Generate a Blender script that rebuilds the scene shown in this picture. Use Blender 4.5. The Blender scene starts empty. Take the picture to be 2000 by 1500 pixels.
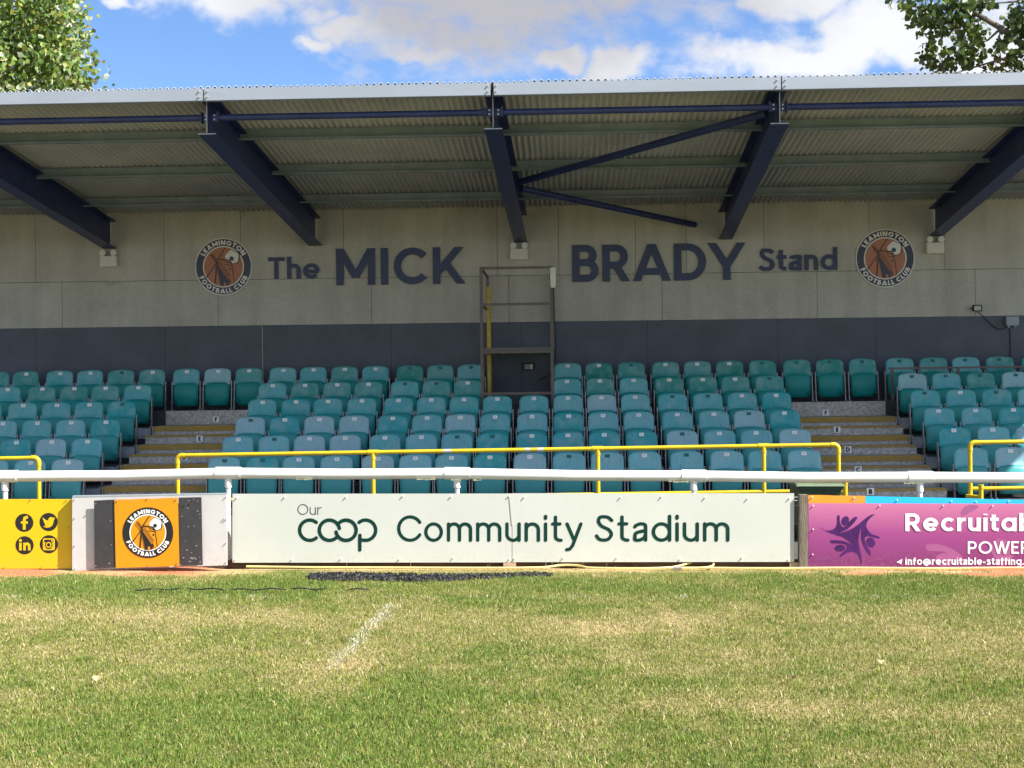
import bpy, math, random
import numpy as np
from mathutils import Vector, Matrix
random.seed(7)
rng = np.random.default_rng(11)
R = math.radians
scn = bpy.context.scene
COL = scn.collection

# ------------------------------------------------------------------ camera
FPX = 2700.0                       # focal length in pixels of a 2000 px wide frame
CAMH = 1.61
YAW, ROLL = 0.040, -0.011
MROT = (Matrix.Rotation(YAW, 3, 'Z') @ Matrix.Rotation(math.pi/2, 3, 'X') @ Matrix.Rotation(ROLL, 3, 'Z'))
RIGHT = MROT.col[0].copy(); UP = MROT.col[1].copy(); FWD = -MROT.col[2].copy()
CAM = Vector((0, 0, CAMH))
cd = bpy.data.cameras.new('camera'); cam = bpy.data.objects.new('camera', cd); COL.objects.link(cam)
cd.sensor_width = 36; cd.lens = FPX/2000*36; cd.clip_start = 0.05; cd.clip_end = 3000
cam.matrix_world = Matrix.Translation(CAM) @ MROT.to_4x4()
scn.camera = cam

# ------------------------------------------------------------------ light
SUN = Vector((1.0, -0.36, 1.0)).normalized()
SUN_EL = math.asin(SUN.z); SUN_AZ = math.atan2(SUN.x, SUN.y)      # clockwise from +Y
w = bpy.data.worlds.new('World'); scn.world = w; w.use_nodes = True
nt = w.node_tree; N = nt.nodes; L = nt.links
for n in list(N): N.remove(n)
def nd(tree, typ, **kw):
    n = tree.nodes.new(typ)
    for k, v in kw.items(): setattr(n, k, v)
    return n
wout = nd(nt, 'ShaderNodeOutputWorld'); bg = nd(nt, 'ShaderNodeBackground'); bg.inputs[1].default_value = 0.078
sky = nd(nt, 'ShaderNodeTexSky', sky_type='NISHITA', sun_disc=False, sun_elevation=SUN_EL, sun_rotation=SUN_AZ,
         air_density=1.0, dust_density=0.1, ozone_density=3.5, altitude=1200)
tc = nd(nt, 'ShaderNodeTexCoord')
def fbm(scale, detail, rough, off=(0, 0, 0), dist=0.0, stretch=(1, 1, 1.6)):
    mp = nd(nt, 'ShaderNodeMapping'); mp.inputs['Scale'].default_value = stretch; mp.inputs['Location'].default_value = off
    L.new(tc.outputs['Generated'], mp.inputs[0])
    n = nd(nt, 'ShaderNodeTexNoise'); n.inputs['Scale'].default_value = scale; n.inputs['Detail'].default_value = detail
    n.inputs['Roughness'].default_value = rough; n.inputs['Distortion'].default_value = dist
    L.new(mp.outputs[0], n.inputs[0]); return n.outputs[0]
def mth(op, a, b=None, c=None, clamp=False):
    n = nd(nt, 'ShaderNodeMath', operation=op); n.use_clamp = clamp
    for i, v in enumerate((a, b, c)):
        if v is None: continue
        if isinstance(v, (int, float)): n.inputs[i].default_value = v
        else: L.new(v, n.inputs[i])
    return n.outputs[0]
def ray(px, py): return FWD + RIGHT*((px-1000)/FPX) + UP*((750-py)/FPX)
warp = None
def warped():                                                    # ragged edges: directions stirred by noise
    global warp
    if warp is None:
        cur = tc.outputs['Generated']
        for sc_, amp in ((9.0, 0.07), (30.0, 0.028), (85.0, 0.010)):
            n_ = nd(nt, 'ShaderNodeTexNoise'); n_.inputs['Scale'].default_value = sc_; n_.inputs['Detail'].default_value = 3; L.new(tc.outputs['Generated'], n_.inputs[0])
            a_ = nd(nt, 'ShaderNodeVectorMath', operation='MULTIPLY_ADD'); L.new(n_.outputs['Color'], a_.inputs[0]); a_.inputs[1].default_value = (amp*1.6, amp, amp*.8); L.new(cur, a_.inputs[2])
            b_ = nd(nt, 'ShaderNodeVectorMath', operation='ADD'); L.new(a_.outputs[0], b_.inputs[0]); b_.inputs[1].default_value = (-amp*.8, -amp*.5, -amp*.4); cur = b_.outputs[0]
        warp = cur
    return warp
def blob(px, py, rx, ry):                                        # a cloud's place in the sky, as a direction
    c = ray(px, py).normalized()
    s = nd(nt, 'ShaderNodeVectorMath', operation='SUBTRACT'); L.new(warped(), s.inputs[0]); s.inputs[1].default_value = c
    m = nd(nt, 'ShaderNodeVectorMath', operation='MULTIPLY'); L.new(s.outputs[0], m.inputs[0])
    m.inputs[1].default_value = (FPX/rx, FPX/max(rx, ry), FPX/ry)
    l = nd(nt, 'ShaderNodeVectorMath', operation='LENGTH'); L.new(m.outputs[0], l.inputs[0])
    mr = nd(nt, 'ShaderNodeMapRange', interpolation_type='SMOOTHSTEP'); L.new(l.outputs[1], mr.inputs[0])
    mr.inputs[1].default_value = 1.75; mr.inputs[2].default_value = 0.05
    return mr.outputs[0]
def maxall(v):
    o = v[0]
    for x in v[1:]: o = mth('MAXIMUM', o, x)
    return o
big = blob(1030, -70, 430, 170)
whites = maxall([mth('MULTIPLY', x_, .74) for x_ in (blob(655, 60, 85, 26), blob(580, 34, 60, 20), blob(845, 88, 75, 24), blob(920, 68, 60, 13), blob(590, 92, 45, 14))]+[blob(390, -30, 200, 66), blob(1215, 125, 105, 38),
                 blob(1070, 98, 80, 22), blob(1560, 110, 230, 42), blob(1700, 70, 240, 60), blob(1660, -25, 260, 42), blob(1480, -20, 90, 34),
                 blob(1950, 90, 160, 70), blob(215, 5, 45, 14)])
clear = blob(1000, 40, 1500, 420)
n1 = fbm(7.5, 8, 0.62, (1.3, 0.2, 4.1), 0.25); n2 = fbm(2.2, 5, 0.55, (5.0, 2.0, 0.6)); n3 = fbm(26, 6, 0.6, (0.3, 3.0, 2.2), 0.3)
own = mth('MULTIPLY', mth('SUBTRACT', n2, 0.37), 3.0)
own = mth('SUBTRACT', own, mth('MULTIPLY', clear, 1.6))
place = mth('ADD', mth('MULTIPLY', maxall([big, whites]), 0.95), mth('MAXIMUM', own, -0.12))
dens = mth('ADD', mth('ADD', place, mth('MULTIPLY', mth('SUBTRACT', n1, 0.5), 1.35)), mth('MULTIPLY', mth('SUBTRACT', n3, 0.5), 1.1))
cm = nd(nt, 'ShaderNodeMapRange', interpolation_type='SMOOTHSTEP'); L.new(dens, cm.inputs[0])
cm.inputs[1].default_value = 0.12; cm.inputs[2].default_value = 0.74
ccol = nd(nt, 'ShaderNodeMixRGB'); ccol.inputs[1].default_value = (4.0, 4.0, 4.1, 1); ccol.inputs[2].default_value = (2.2, 2.13, 2.22, 1)
shade = mth('ADD', mth('MULTIPLY', big, 1.5), mth('MULTIPLY', mth('SUBTRACT', n1, 0.5), 1.0), clamp=True)
L.new(shade, ccol.inputs[0])
cmix = nd(nt, 'ShaderNodeMixRGB'); L.new(mth('MULTIPLY', cm.outputs[0], 0.94), cmix.inputs[0]); skm = nd(nt, 'ShaderNodeMixRGB', blend_type='MULTIPLY'); skm.inputs[0].default_value = 1; skm.inputs[2].default_value = (.60, .67, .78, 1); L.new(sky.outputs[0], skm.inputs[1]); L.new(skm.outputs[0], cmix.inputs[1]); L.new(ccol.outputs[0], cmix.inputs[2])
L.new(cmix.outputs[0], bg.inputs[0]); L.new(bg.outputs[0], wout.inputs[0])

sl = bpy.data.lights.new('sun', 'SUN'); sl.energy = 3.9; sl.angle = R(0.55); sl.color = (1.0, 0.945, 0.86)
so = bpy.data.objects.new('sun', sl); COL.objects.link(so); so.rotation_euler = SUN.to_track_quat('Z', 'Y').to_euler(); so.location = (20, -10, 25)
vs = scn.view_settings; vs.view_transform = 'Standard'; vs.look = 'None'; vs.gamma = 1.0; vs.use_curve_mapping = False; vs.exposure = 1.72
scn.render.engine = 'CYCLES'; scn.cycles.max_bounces = 8; scn.cycles.diffuse_bounces = 5; scn.cycles.use_denoising = True

# ------------------------------------------------------------------ helpers
def S(px, py, Y):
    r = ray(px, py); return CAM + r*(Y/r.y)
def SX(px, Y, py=750): return S(px, py, Y).x
def SZ(py, Y, px=1000): return S(px, py, Y).z
FM = Matrix.Translation(CAM - UP*CAMH) @ Matrix((RIGHT, FWD, UP)).transposed().to_4x4()   # frame of the pitch and its fence
def FU(px, d): return (px-1000)/FPX*d
def FW(py, d): return CAMH - (py-750)/FPX*d

class MB:
    def __init__(s): s.v = []; s.f = []; s.m = []
    def add(s, vs, fs, m=0):
        o = len(s.v); s.v += [tuple(v) for v in vs]; s.f += [tuple(i+o for i in f) for f in fs]; s.m += [m]*len(fs); return s
    def box(s, x0, x1, y0, y1, z0, z1, m=0):
        return s.add([(x0,y0,z0),(x1,y0,z0),(x1,y1,z0),(x0,y1,z0),(x0,y0,z1),(x1,y0,z1),(x1,y1,z1),(x0,y1,z1)],
                     [(0,3,2,1),(4,5,6,7),(0,1,5,4),(1,2,6,5),(2,3,7,6),(3,0,4,7)], m)
    def hexa(s, p, m=0):                                          # eight corners, bottom four then top four
        return s.add(p, [(0,3,2,1),(4,5,6,7),(0,1,5,4),(1,2,6,5),(2,3,7,6),(3,0,4,7)], m)
    def prism(s, poly, y0, y1, m=0):                              # polygon in x,z pushed along y
        n = len(poly)
        return s.add([(x,y0,z) for x,z in poly]+[(x,y1,z) for x,z in poly],
                     [tuple(range(n)), tuple(range(2*n-1,n-1,-1))]+[(i,i+n,(i+1)%n+n,(i+1)%n) for i in range(n)], m)
    def tube(s, pts, r, n=10, m=0, cap=True):
        pts = [Vector(p) for p in pts]; rs = r if isinstance(r, (list, tuple)) else [r]*len(pts)
        o = len(s.v); up = None; k = len(pts)
        for i, p in enumerate(pts):
            d = (pts[min(i+1,k-1)]-pts[max(i-1,0)]).normalized()
            if up is None: up = d.orthogonal().normalized()
            a = (up - d*up.dot(d)).normalized(); b = d.cross(a); up = a
            for j in range(n):
                t = 2*math.pi*j/n; s.v.append(tuple(p+(a*math.cos(t)+b*math.sin(t))*rs[i]))
        for i in range(k-1):
            for j in range(n):
                s.f.append((o+i*n+j, o+i*n+(j+1)%n, o+(i+1)*n+(j+1)%n, o+(i+1)*n+j)); s.m.append(m)
        if cap:
            for st, rev in ((o, True), (o+(k-1)*n, False)):
                q = len(s.v); s.v += s.v[st:st+n]; s.f.append(tuple(q+j for j in (range(n-1,-1,-1) if rev else range(n)))); s.m.append(m)
        return s
    def beam(s, a, b, wx, wz, m=0):                               # rectangular bar between two points
        a = Vector(a); b = Vector(b); d = (b-a).normalized()
        u = d.cross(Vector((0,0,1)));
        if u.length < 1e-4: u = Vector((1,0,0))
        u.normalize(); v = u.cross(d)
        q = [(-1,-1),(1,-1),(1,1),(-1,1)]
        return s.hexa([a+u*(i*wx/2)+v*(j*wz/2) for i,j in q]+[b+u*(i*wx/2)+v*(j*wz/2) for i,j in q], m)
    def disc(s, x, z, r, y, n=32, m=0, sx=1.0):
        return s.add([(x+r*sx*math.cos(2*math.pi*i/n), y, z+r*math.sin(2*math.pi*i/n)) for i in range(n)], [tuple(range(n))], m)
    def ring(s, x, z, r0, r1, y, n=40, m=0):
        v = []
        for i in range(n):
            t = 2*math.pi*i/n; v += [(x+r0*math.cos(t),y,z+r0*math.sin(t)),(x+r1*math.cos(t),y,z+r1*math.sin(t))]
        return s.add(v, [(2*i, 2*i+1, (2*i+3)%(2*n), (2*i+2)%(2*n)) for i in range(n)], m)
    def mesh(s, name, mats, smooth=False):
        me = bpy.data.meshes.new(name); me.from_pydata(s.v, [], s.f)
        for m in (mats if isinstance(mats, (list, tuple)) else [mats]): me.materials.append(m)
        if any(s.m): me.polygons.foreach_set('material_index', s.m)
        if smooth: me.polygons.foreach_set('use_smooth', [True]*len(s.f))
        me.update(); return me
def link(name, me, parent=None):
    o = bpy.data.objects.new(name, me); COL.objects.link(o)
    if parent is not None: o.parent = parent
    return o
def part(name, mb, mats, parent, smooth=False, label=None):
    o = link(name, mb.mesh(name, mats, smooth), parent)
    if label: o['label'] = label
    return o
def thing(name, label, cat, mat=None, loc=None, group=None):
    o = link(name, None); o['label'] = label; o['category'] = cat; o.empty_display_size = 0.2
    if group: o['group'] = group
    if mat is not None: o.matrix_world = mat
    if loc is not None: o.location = loc
    return o
def tag(o, label, cat, group=None):
    o['label'] = label; o['category'] = cat
    if group: o['group'] = group
    return o

# ------------------------------------------------------------------ materials
def mat(name, col, rough=0.6, var=0.0, vs_=6.0, bump=0.0, bs=60.0, metal=0.0, col2=None, ramp=(0.4, 0.65), detail=6, spec=0.5, objcol=False, stretch=None, coat=0.0):
    m = bpy.data.materials.new(name); m.use_nodes = True; t = m.node_tree; b = t.nodes['Principled BSDF']
    b.inputs['Roughness'].default_value = rough; b.inputs['Metallic'].default_value = metal
    b.inputs['Specular IOR Level'].default_value = spec; b.inputs['Coat Weight'].default_value = coat
    if isinstance(col, (tuple, list)): b.inputs['Base Color'].default_value = (*col, 1)
    g = nd(t, 'ShaderNodeNewGeometry')
    src = g.outputs['Position']
    if stretch:
        mp = nd(t, 'ShaderNodeMapping'); mp.inputs['Scale'].default_value = stretch; t.links.new(src, mp.inputs[0]); src = mp.outputs[0]
    if var or col2:
        n = nd(t, 'ShaderNodeTexNoise'); n.inputs['Scale'].default_value = vs_; n.inputs['Detail'].default_value = detail; n.inputs['Roughness'].default_value = 0.65
        t.links.new(src, n.inputs[0])
        mr = nd(t, 'ShaderNodeMapRange'); t.links.new(n.outputs[0], mr.inputs[0]); mr.inputs[1].default_value = ramp[0]; mr.inputs[2].default_value = ramp[1]
        mx = nd(t, 'ShaderNodeMixRGB'); t.links.new(mr.outputs[0], mx.inputs[0])
        c2 = col2 if col2 else tuple(c*(1+var) for c in col); c1 = col if col2 else tuple(c*(1-var) for c in col)
        mx.inputs[1].default_value = (*c1, 1); mx.inputs[2].default_value = (*c2, 1)
        out = mx.outputs[0]
        if objcol:
            oi = nd(t, 'ShaderNodeObjectInfo'); ml = nd(t, 'ShaderNodeMixRGB', blend_type='MULTIPLY'); ml.inputs[0].default_value = 1
            t.links.new(out, ml.inputs[1]); t.links.new(oi.outputs['Color'], ml.inputs[2]); out = ml.outputs[0]
        t.links.new(out, b.inputs['Base Color'])
    if bump:
        n = nd(t, 'ShaderNodeTexNoise'); n.inputs['Scale'].default_value = bs; n.inputs['Detail'].default_value = 5
        t.links.new(src, n.inputs[0]); bm = nd(t, 'ShaderNodeBump'); bm.inputs['Strength'].default_value = bump; bm.inputs['Distance'].default_value = 0.01
        t.links.new(n.outputs[0], bm.inputs['Height']); t.links.new(bm.outputs[0], b.inputs['Normal'])
    return m
def concrete():
    m = mat('concrete', (0.43, 0.415, 0.365), 0.85, col2=(0.52, 0.505, 0.455), vs_=1.6, ramp=(0.3, 0.7), bump=0.35, bs=45)
    t = m.node_tree; b = t.nodes['Principled BSDF']; old = b.inputs['Base Color'].links[0].from_socket
    g = nd(t, 'ShaderNodeNewGeometry')
    # fine aggregate speckle, pale plaster spots and damp streaks running down
    n = nd(t, 'ShaderNodeTexNoise'); n.inputs['Scale'].default_value = 60; n.inputs['Detail'].default_value = 3; t.links.new(g.outputs['Position'], n.inputs[0])
    mr = nd(t, 'ShaderNodeMapRange'); t.links.new(n.outputs[0], mr.inputs[0]); mr.inputs[1].default_value = 0.3; mr.inputs[2].default_value = 0.7; mr.inputs[3].default_value = 0.84; mr.inputs[4].default_value = 1.14
    mu = nd(t, 'ShaderNodeMixRGB', blend_type='MULTIPLY'); mu.inputs[0].default_value = 1; t.links.new(old, mu.inputs[1]); t.links.new(mr.outputs[0], mu.inputs[2])
    v = nd(t, 'ShaderNodeTexVoronoi'); v.inputs['Scale'].default_value = 1.9; t.links.new(g.outputs['Position'], v.inputs[0])
    m2 = nd(t, 'ShaderNodeMapRange'); t.links.new(v.outputs['Distance'], m2.inputs[0]); m2.inputs[1].default_value = 0.085; m2.inputs[2].default_value = 0.03; m2.inputs[4].default_value = 0.45
    n2 = nd(t, 'ShaderNodeTexNoise'); n2.inputs['Scale'].default_value = 9; t.links.new(g.outputs['Position'], n2.inputs[0])
    m3 = nd(t, 'ShaderNodeMath', operation='MULTIPLY'); t.links.new(m2.outputs[0], m3.inputs[0]); t.links.new(n2.outputs[0], m3.inputs[1])
    mx = nd(t, 'ShaderNodeMixRGB'); t.links.new(m3.outputs[0], mx.inputs[0]); t.links.new(mu.outputs[0], mx.inputs[1]); mx.inputs[2].default_value = (0.66, 0.64, 0.56, 1)
    mp = nd(t, 'ShaderNodeMapping'); mp.inputs['Scale'].default_value = (3.2, 1, 0.35); t.links.new(g.outputs['Position'], mp.inputs[0])
    n3 = nd(t, 'ShaderNodeTexNoise'); n3.inputs['Scale'].default_value = 1.4; n3.inputs['Detail'].default_value = 6; t.links.new(mp.outputs[0], n3.inputs[0])
    m4 = nd(t, 'ShaderNodeMapRange'); t.links.new(n3.outputs[0], m4.inputs[0]); m4.inputs[1].default_value = 0.3; m4.inputs[2].default_value = 0.62; m4.inputs[3].default_value = 0.9; m4.inputs[4].default_value = 1.06
    mu2 = nd(t, 'ShaderNodeMixRGB', blend_type='MULTIPLY'); mu2.inputs[0].default_value = 1; t.links.new(mx.outputs[0], mu2.inputs[1]); t.links.new(m4.outputs[0], mu2.inputs[2])
    t.links.new(mu2.outputs[0], b.inputs['Base Color']); return m
M = {}
M['concrete'] = concrete()
M['darkpanel'] = mat('dark panel', (0.074, 0.089, 0.122), 0.55, var=0.12, vs_=2.5, bump=0.08, bs=30)
M['pale'] = mat('pale mortar', (0.42, 0.41, 0.36), 0.9, var=0.15, vs_=20)
M['sheet'] = mat('fibre cement sheet', (0.49, 0.50, 0.485), 0.85, col2=(0.365, 0.38, 0.40), vs_=1.3, ramp=(0.35, 0.7), bump=0.2, bs=35)
M['purlin'] = mat('dull galvanised', (0.215, 0.265, 0.30), 0.6, var=0.12, vs_=4, metal=0.1)
M['navy'] = mat('navy paint', (0.026, 0.04, 0.135), 0.4, var=0.2, vs_=5, spec=0.4)
M['fascia'] = mat('bright galvanised', (0.34, 0.385, 0.46), 0.45, var=0.05, vs_=3, metal=0.15, bump=0.04, bs=8, stretch=(0.25, 1, 1))
M['steel'] = mat('galvanised steel', (0.3, 0.31, 0.32), 0.45, var=0.2, vs_=30, metal=0.6)
M['bolt'] = mat('bolt', (0.5, 0.5, 0.5), 0.35, metal=0.4)
M['tread'] = mat('checker plate', (0.56, 0.54, 0.50), 0.6, col2=(0.34, 0.33, 0.315), vs_=26, ramp=(0.42, 0.6), bump=0.9, bs=70, metal=0.35)
M['nosing'] = mat('worn ochre nosing', (0.38, 0.245, 0.045), 0.8, col2=(0.26, 0.19, 0.08), vs_=9, ramp=(0.42, 0.75), bump=0.3, bs=90)
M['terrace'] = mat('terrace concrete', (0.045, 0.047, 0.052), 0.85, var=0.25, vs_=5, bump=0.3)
M['kerbgrey'] = mat('grey painted end', (0.30, 0.325, 0.39), 0.7, var=0.25, vs_=6, bump=0.2)
M['seatback'] = mat('weathered teal plastic', (0.9, 0.93, 0.93), 0.42, col2=(1.05, 1.04, 1.03), vs_=5, ramp=(0.3, 0.7), objcol=True, spec=0.4)
def weathered(m):
    t = m.node_tree; b = t.nodes['Principled BSDF']; old = b.inputs['Base Color'].links[0].from_socket
    tcn = nd(t, 'ShaderNodeTexCoord'); oi = nd(t, 'ShaderNodeObjectInfo')
    ad = nd(t, 'ShaderNodeVectorMath', operation='ADD'); cx = nd(t, 'ShaderNodeCombineXYZ'); ml = nd(t, 'ShaderNodeMath', operation='MULTIPLY'); ml.inputs[1].default_value = 60
    t.links.new(oi.outputs['Random'], ml.inputs[0]); t.links.new(ml.outputs[0], cx.inputs[1]); t.links.new(tcn.outputs['Object'], ad.inputs[0]); t.links.new(cx.outputs[0], ad.inputs[1])
    n = nd(t, 'ShaderNodeTexNoise'); n.inputs['Scale'].default_value = 7; n.inputs['Detail'].default_value = 4; t.links.new(ad.outputs[0], n.inputs[0])
    mr = nd(t, 'ShaderNodeMapRange'); t.links.new(n.outputs[0], mr.inputs[0]); mr.inputs[1].default_value = .42; mr.inputs[2].default_value = .72; mr.inputs[4].default_value = .5
    mx = nd(t, 'ShaderNodeMixRGB'); t.links.new(mr.outputs[0], mx.inputs[0]); t.links.new(old, mx.inputs[1]); mx.inputs[2].default_value = (.30, .46, .50, 1)
    mp = nd(t, 'ShaderNodeMapping'); mp.inputs['Scale'].default_value = (9, 1, 1.6); t.links.new(ad.outputs[0], mp.inputs[0])
    n2 = nd(t, 'ShaderNodeTexNoise'); n2.inputs['Scale'].default_value = 5; n2.inputs['Detail'].default_value = 5; t.links.new(mp.outputs[0], n2.inputs[0])
    m2 = nd(t, 'ShaderNodeMapRange'); t.links.new(n2.outputs[0], m2.inputs[0]); m2.inputs[1].default_value = .55; m2.inputs[2].default_value = .8; m2.inputs[4].default_value = .4
    mx2 = nd(t, 'ShaderNodeMixRGB'); t.links.new(m2.outputs[0], mx2.inputs[0]); t.links.new(mx.outputs[0], mx2.inputs[1]); mx2.inputs[2].default_value = (.06, .12, .12, 1)
    t.links.new(mx2.outputs[0], b.inputs['Base Color'])
weathered(M['seatback'])
M['seatpan'] = mat('teal plastic', (0.9, 0.92, 0.92), 0.45, col2=(1.08, 1.06, 1.05), vs_=4, ramp=(0.3, 0.7), spec=0.4, objcol=True)
M['tagpatch'] = mat('unfaded teal', (0.0, 0.125, 0.125), 0.5)
M['white'] = mat('white plastic', (0.86, 0.86, 0.85), 0.4, var=0.02, vs_=4)
M['mark'] = mat('print dark', (0.3, 0.3, 0.33), 0.6)
M['black'] = mat('print black', (0.012, 0.012, 0.012), 0.5)
M['yellow'] = mat('yellow paint', (0.60, 0.43, 0.012), 0.4, var=0.08, vs_=6, coat=0.2)
M['bare'] = mat('bare pipe', (0.5, 0.48, 0.44), 0.5, var=0.2, vs_=30)
M['pvc'] = mat('white pvc pipe', (0.83, 0.82, 0.79), 0.35, col2=(0.74, 0.72, 0.66), vs_=5, ramp=(0.5, 0.75))
M['moss'] = mat('moss stain', (0.3, 0.3, 0.14), 0.9, col2=(0.55, 0.53, 0.42), vs_=40)
M['board'] = mat('pale board', (0.54, 0.56, 0.515), 0.5, var=0.025, vs_=1.5, bump=0.03, bs=3)
M['boardwhite'] = mat('white board', (0.54, 0.535, 0.535), 0.5, col2=(0.47, 0.46, 0.45), vs_=5, ramp=(0.5, 0.8))
M['boardyellow'] = mat('yellow board', (0.68, 0.47, 0.003), 0.5, var=0.02, vs_=2)
M['orange'] = mat('orange board', (0.72, 0.27, 0.001), 0.5, var=0.02, vs_=3)
M['charcoal'] = mat('charcoal board', (0.035, 0.035, 0.039), 0.6, var=0.12, vs_=12, bump=0.12, bs=200)
M['green'] = mat('dark green print', (0.003, 0.036, 0.027), 0.6, spec=0.15)
M['greytext'] = mat('grey print', (0.06, 0.065, 0.07), 0.5)
M['letter'] = mat('navy gloss vinyl', (0.024, 0.036, 0.10), 0.3, var=0.1, vs_=3, spec=0.35)
M['badgeblue'] = mat('badge navy', (0.022, 0.026, 0.06), 0.35)
M['badgeorange'] = mat('badge orange', (0.46, 0.185, 0.105), 0.5, var=0.06, vs_=9)
M['badgewhite'] = mat('badge white', (0.76, 0.75, 0.72), 0.5)
M['badgeline'] = mat('badge line', (0.1, 0.045, 0.04), 0.5)
def purple_grad():
    m = mat('purple print', (0.4, 0.1, 0.3), 0.45); t = m.node_tree; b = t.nodes['Principled BSDF']
    tcn = nd(t, 'ShaderNodeTexCoord'); sp = nd(t, 'ShaderNodeSeparateXYZ'); t.links.new(tcn.outputs['Object'], sp.inputs[0])
    cr = nd(t, 'ShaderNodeMapRange'); t.links.new(sp.outputs[2], cr.inputs[0]); cr.inputs[1].default_value = 0.05; cr.inputs[2].default_value = 0.58
    rp = nd(t, 'ShaderNodeValToRGB'); t.links.new(cr.outputs[0], rp.inputs[0])
    e = rp.color_ramp.elements; e[0].position = 0.0; e[0].color = (0.17, 0.02, 0.13, 1); e[1].position = 1.0; e[1].color = (0.53, 0.165, 0.32, 1)
    x = rp.color_ramp.elements.new(0.5); x.color = (0.30, 0.055, 0.215, 1)
    t.links.new(rp.outputs[0], b.inputs['Base Color']); return m
M['purple'] = purple_grad()
M['ghost'] = mat('pale purple print', (0.31, 0.085, 0.23), 0.45)
M['figure'] = mat('deep violet print', (0.062, 0.014, 0.11), 0.5, var=0.3, spec=0.2, vs_=4)
M['printwhite'] = mat('print white', (0.82, 0.76, 0.8), 0.45)
M['blue'] = mat('sky blue board', (0.02, 0.48, 0.9), 0.4, col2=(0.1, 0.55, 0.9), vs_=6, ramp=(0.6, 0.8))
M['striporange'] = mat('strip orange', (0.9, 0.32, 0.03), 0.45, var=0.05, vs_=5)
def muddy(m, z0=.1, z1=.22, col=(.30, .25, .17), amt=.55):
    t = m.node_tree; b = t.nodes['Principled BSDF']; k = b.inputs['Base Color']
    tcn = nd(t, 'ShaderNodeTexCoord'); sp_ = nd(t, 'ShaderNodeSeparateXYZ'); t.links.new(tcn.outputs['Object'], sp_.inputs[0])
    mr = nd(t, 'ShaderNodeMapRange'); t.links.new(sp_.outputs[2], mr.inputs[0]); mr.inputs[1].default_value = z1; mr.inputs[2].default_value = z0
    n = nd(t, 'ShaderNodeTexNoise'); n.inputs['Scale'].default_value = 38; n.inputs['Detail'].default_value = 6; n.inputs['Roughness'].default_value = .7; t.links.new(tcn.outputs['Object'], n.inputs[0])
    m2 = nd(t, 'ShaderNodeMapRange'); t.links.new(n.outputs[0], m2.inputs[0]); m2.inputs[1].default_value = .48; m2.inputs[2].default_value = .72; m2.inputs[4].default_value = amt
    mu = nd(t, 'ShaderNodeMath', operation='MULTIPLY'); t.links.new(mr.outputs[0], mu.inputs[0]); t.links.new(m2.outputs[0], mu.inputs[1])
    mx = nd(t, 'ShaderNodeMixRGB'); t.links.new(mu.outputs[0], mx.inputs[0]); mx.inputs[2].default_value = (*col, 1)
    if k.links: t.links.new(k.links[0].from_socket, mx.inputs[1])
    else: mx.inputs[1].default_value = k.default_value
    t.links.new(mx.outputs[0], k)
muddy(M['board'], amt=.28, z1=.18); muddy(M['boardwhite'], .03, .22); muddy(M['boardyellow'], .03, .2, amt=.35); muddy(M['purple'], .03, .2, (.35, .22, .22), .4)
M['post'] = mat('weathered timber', (0.2, 0.165, 0.125), 0.85, col2=(0.1, 0.08, 0.06), vs_=7, ramp=(0.4, 0.65), bump=0.6, bs=30, stretch=(5, 5, 0.6))
M['timber'] = mat('dark timber', (0.12, 0.065, 0.035), 0.85, col2=(0.045, 0.026, 0.016), vs_=7, ramp=(0.4, 0.65), bump=0.6, bs=30, stretch=(0.5, 5, 5))
M['offcut'] = mat('pale timber', (0.42, 0.3, 0.2), 0.8, var=0.2, vs_=10)
M['gantry'] = mat('brown grey steel', (0.12, 0.108, 0.10), 0.55, col2=(0.17, 0.13, 0.115), vs_=14, ramp=(0.45, 0.7), spec=0.4)
M['ladder'] = mat('faded yellow', (0.5, 0.36, 0.03), 0.6, var=0.15, vs_=12)
M['rubber'] = mat('black rubber', (0.012, 0.012, 0.014), 0.6)
M['greybox'] = mat('grey box', (0.3, 0.35, 0.38), 0.5, var=0.06)
M['cream'] = mat('cream housing', (0.68, 0.66, 0.58), 0.5, var=0.05)
M['lens'] = mat('frosted lens', (0.62, 0.64, 0.6), 0.25)
M['bin'] = mat('green bin plastic', (0.03, 0.075, 0.035), 0.5, var=0.15, vs_=8)
M['binlid'] = mat('green lid plastic', (0.12, 0.17, 0.1), 0.5, var=0.15, vs_=8)
M['hose'] = mat('yellow hose', (0.72, 0.6, 0.22), 0.45, var=0.08, vs_=15)
M['wire'] = mat('wire', (0.5, 0.52, 0.5), 0.4, metal=0.5)
M['tarmac'] = mat('tarmac', (0.06, 0.06, 0.06), 0.9, var=0.25, vs_=8, bump=0.4)
M['bark'] = mat('bark', (0.13, 0.115, 0.095), 0.9, var=0.3, vs_=9, bump=0.5, bs=25)

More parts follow.
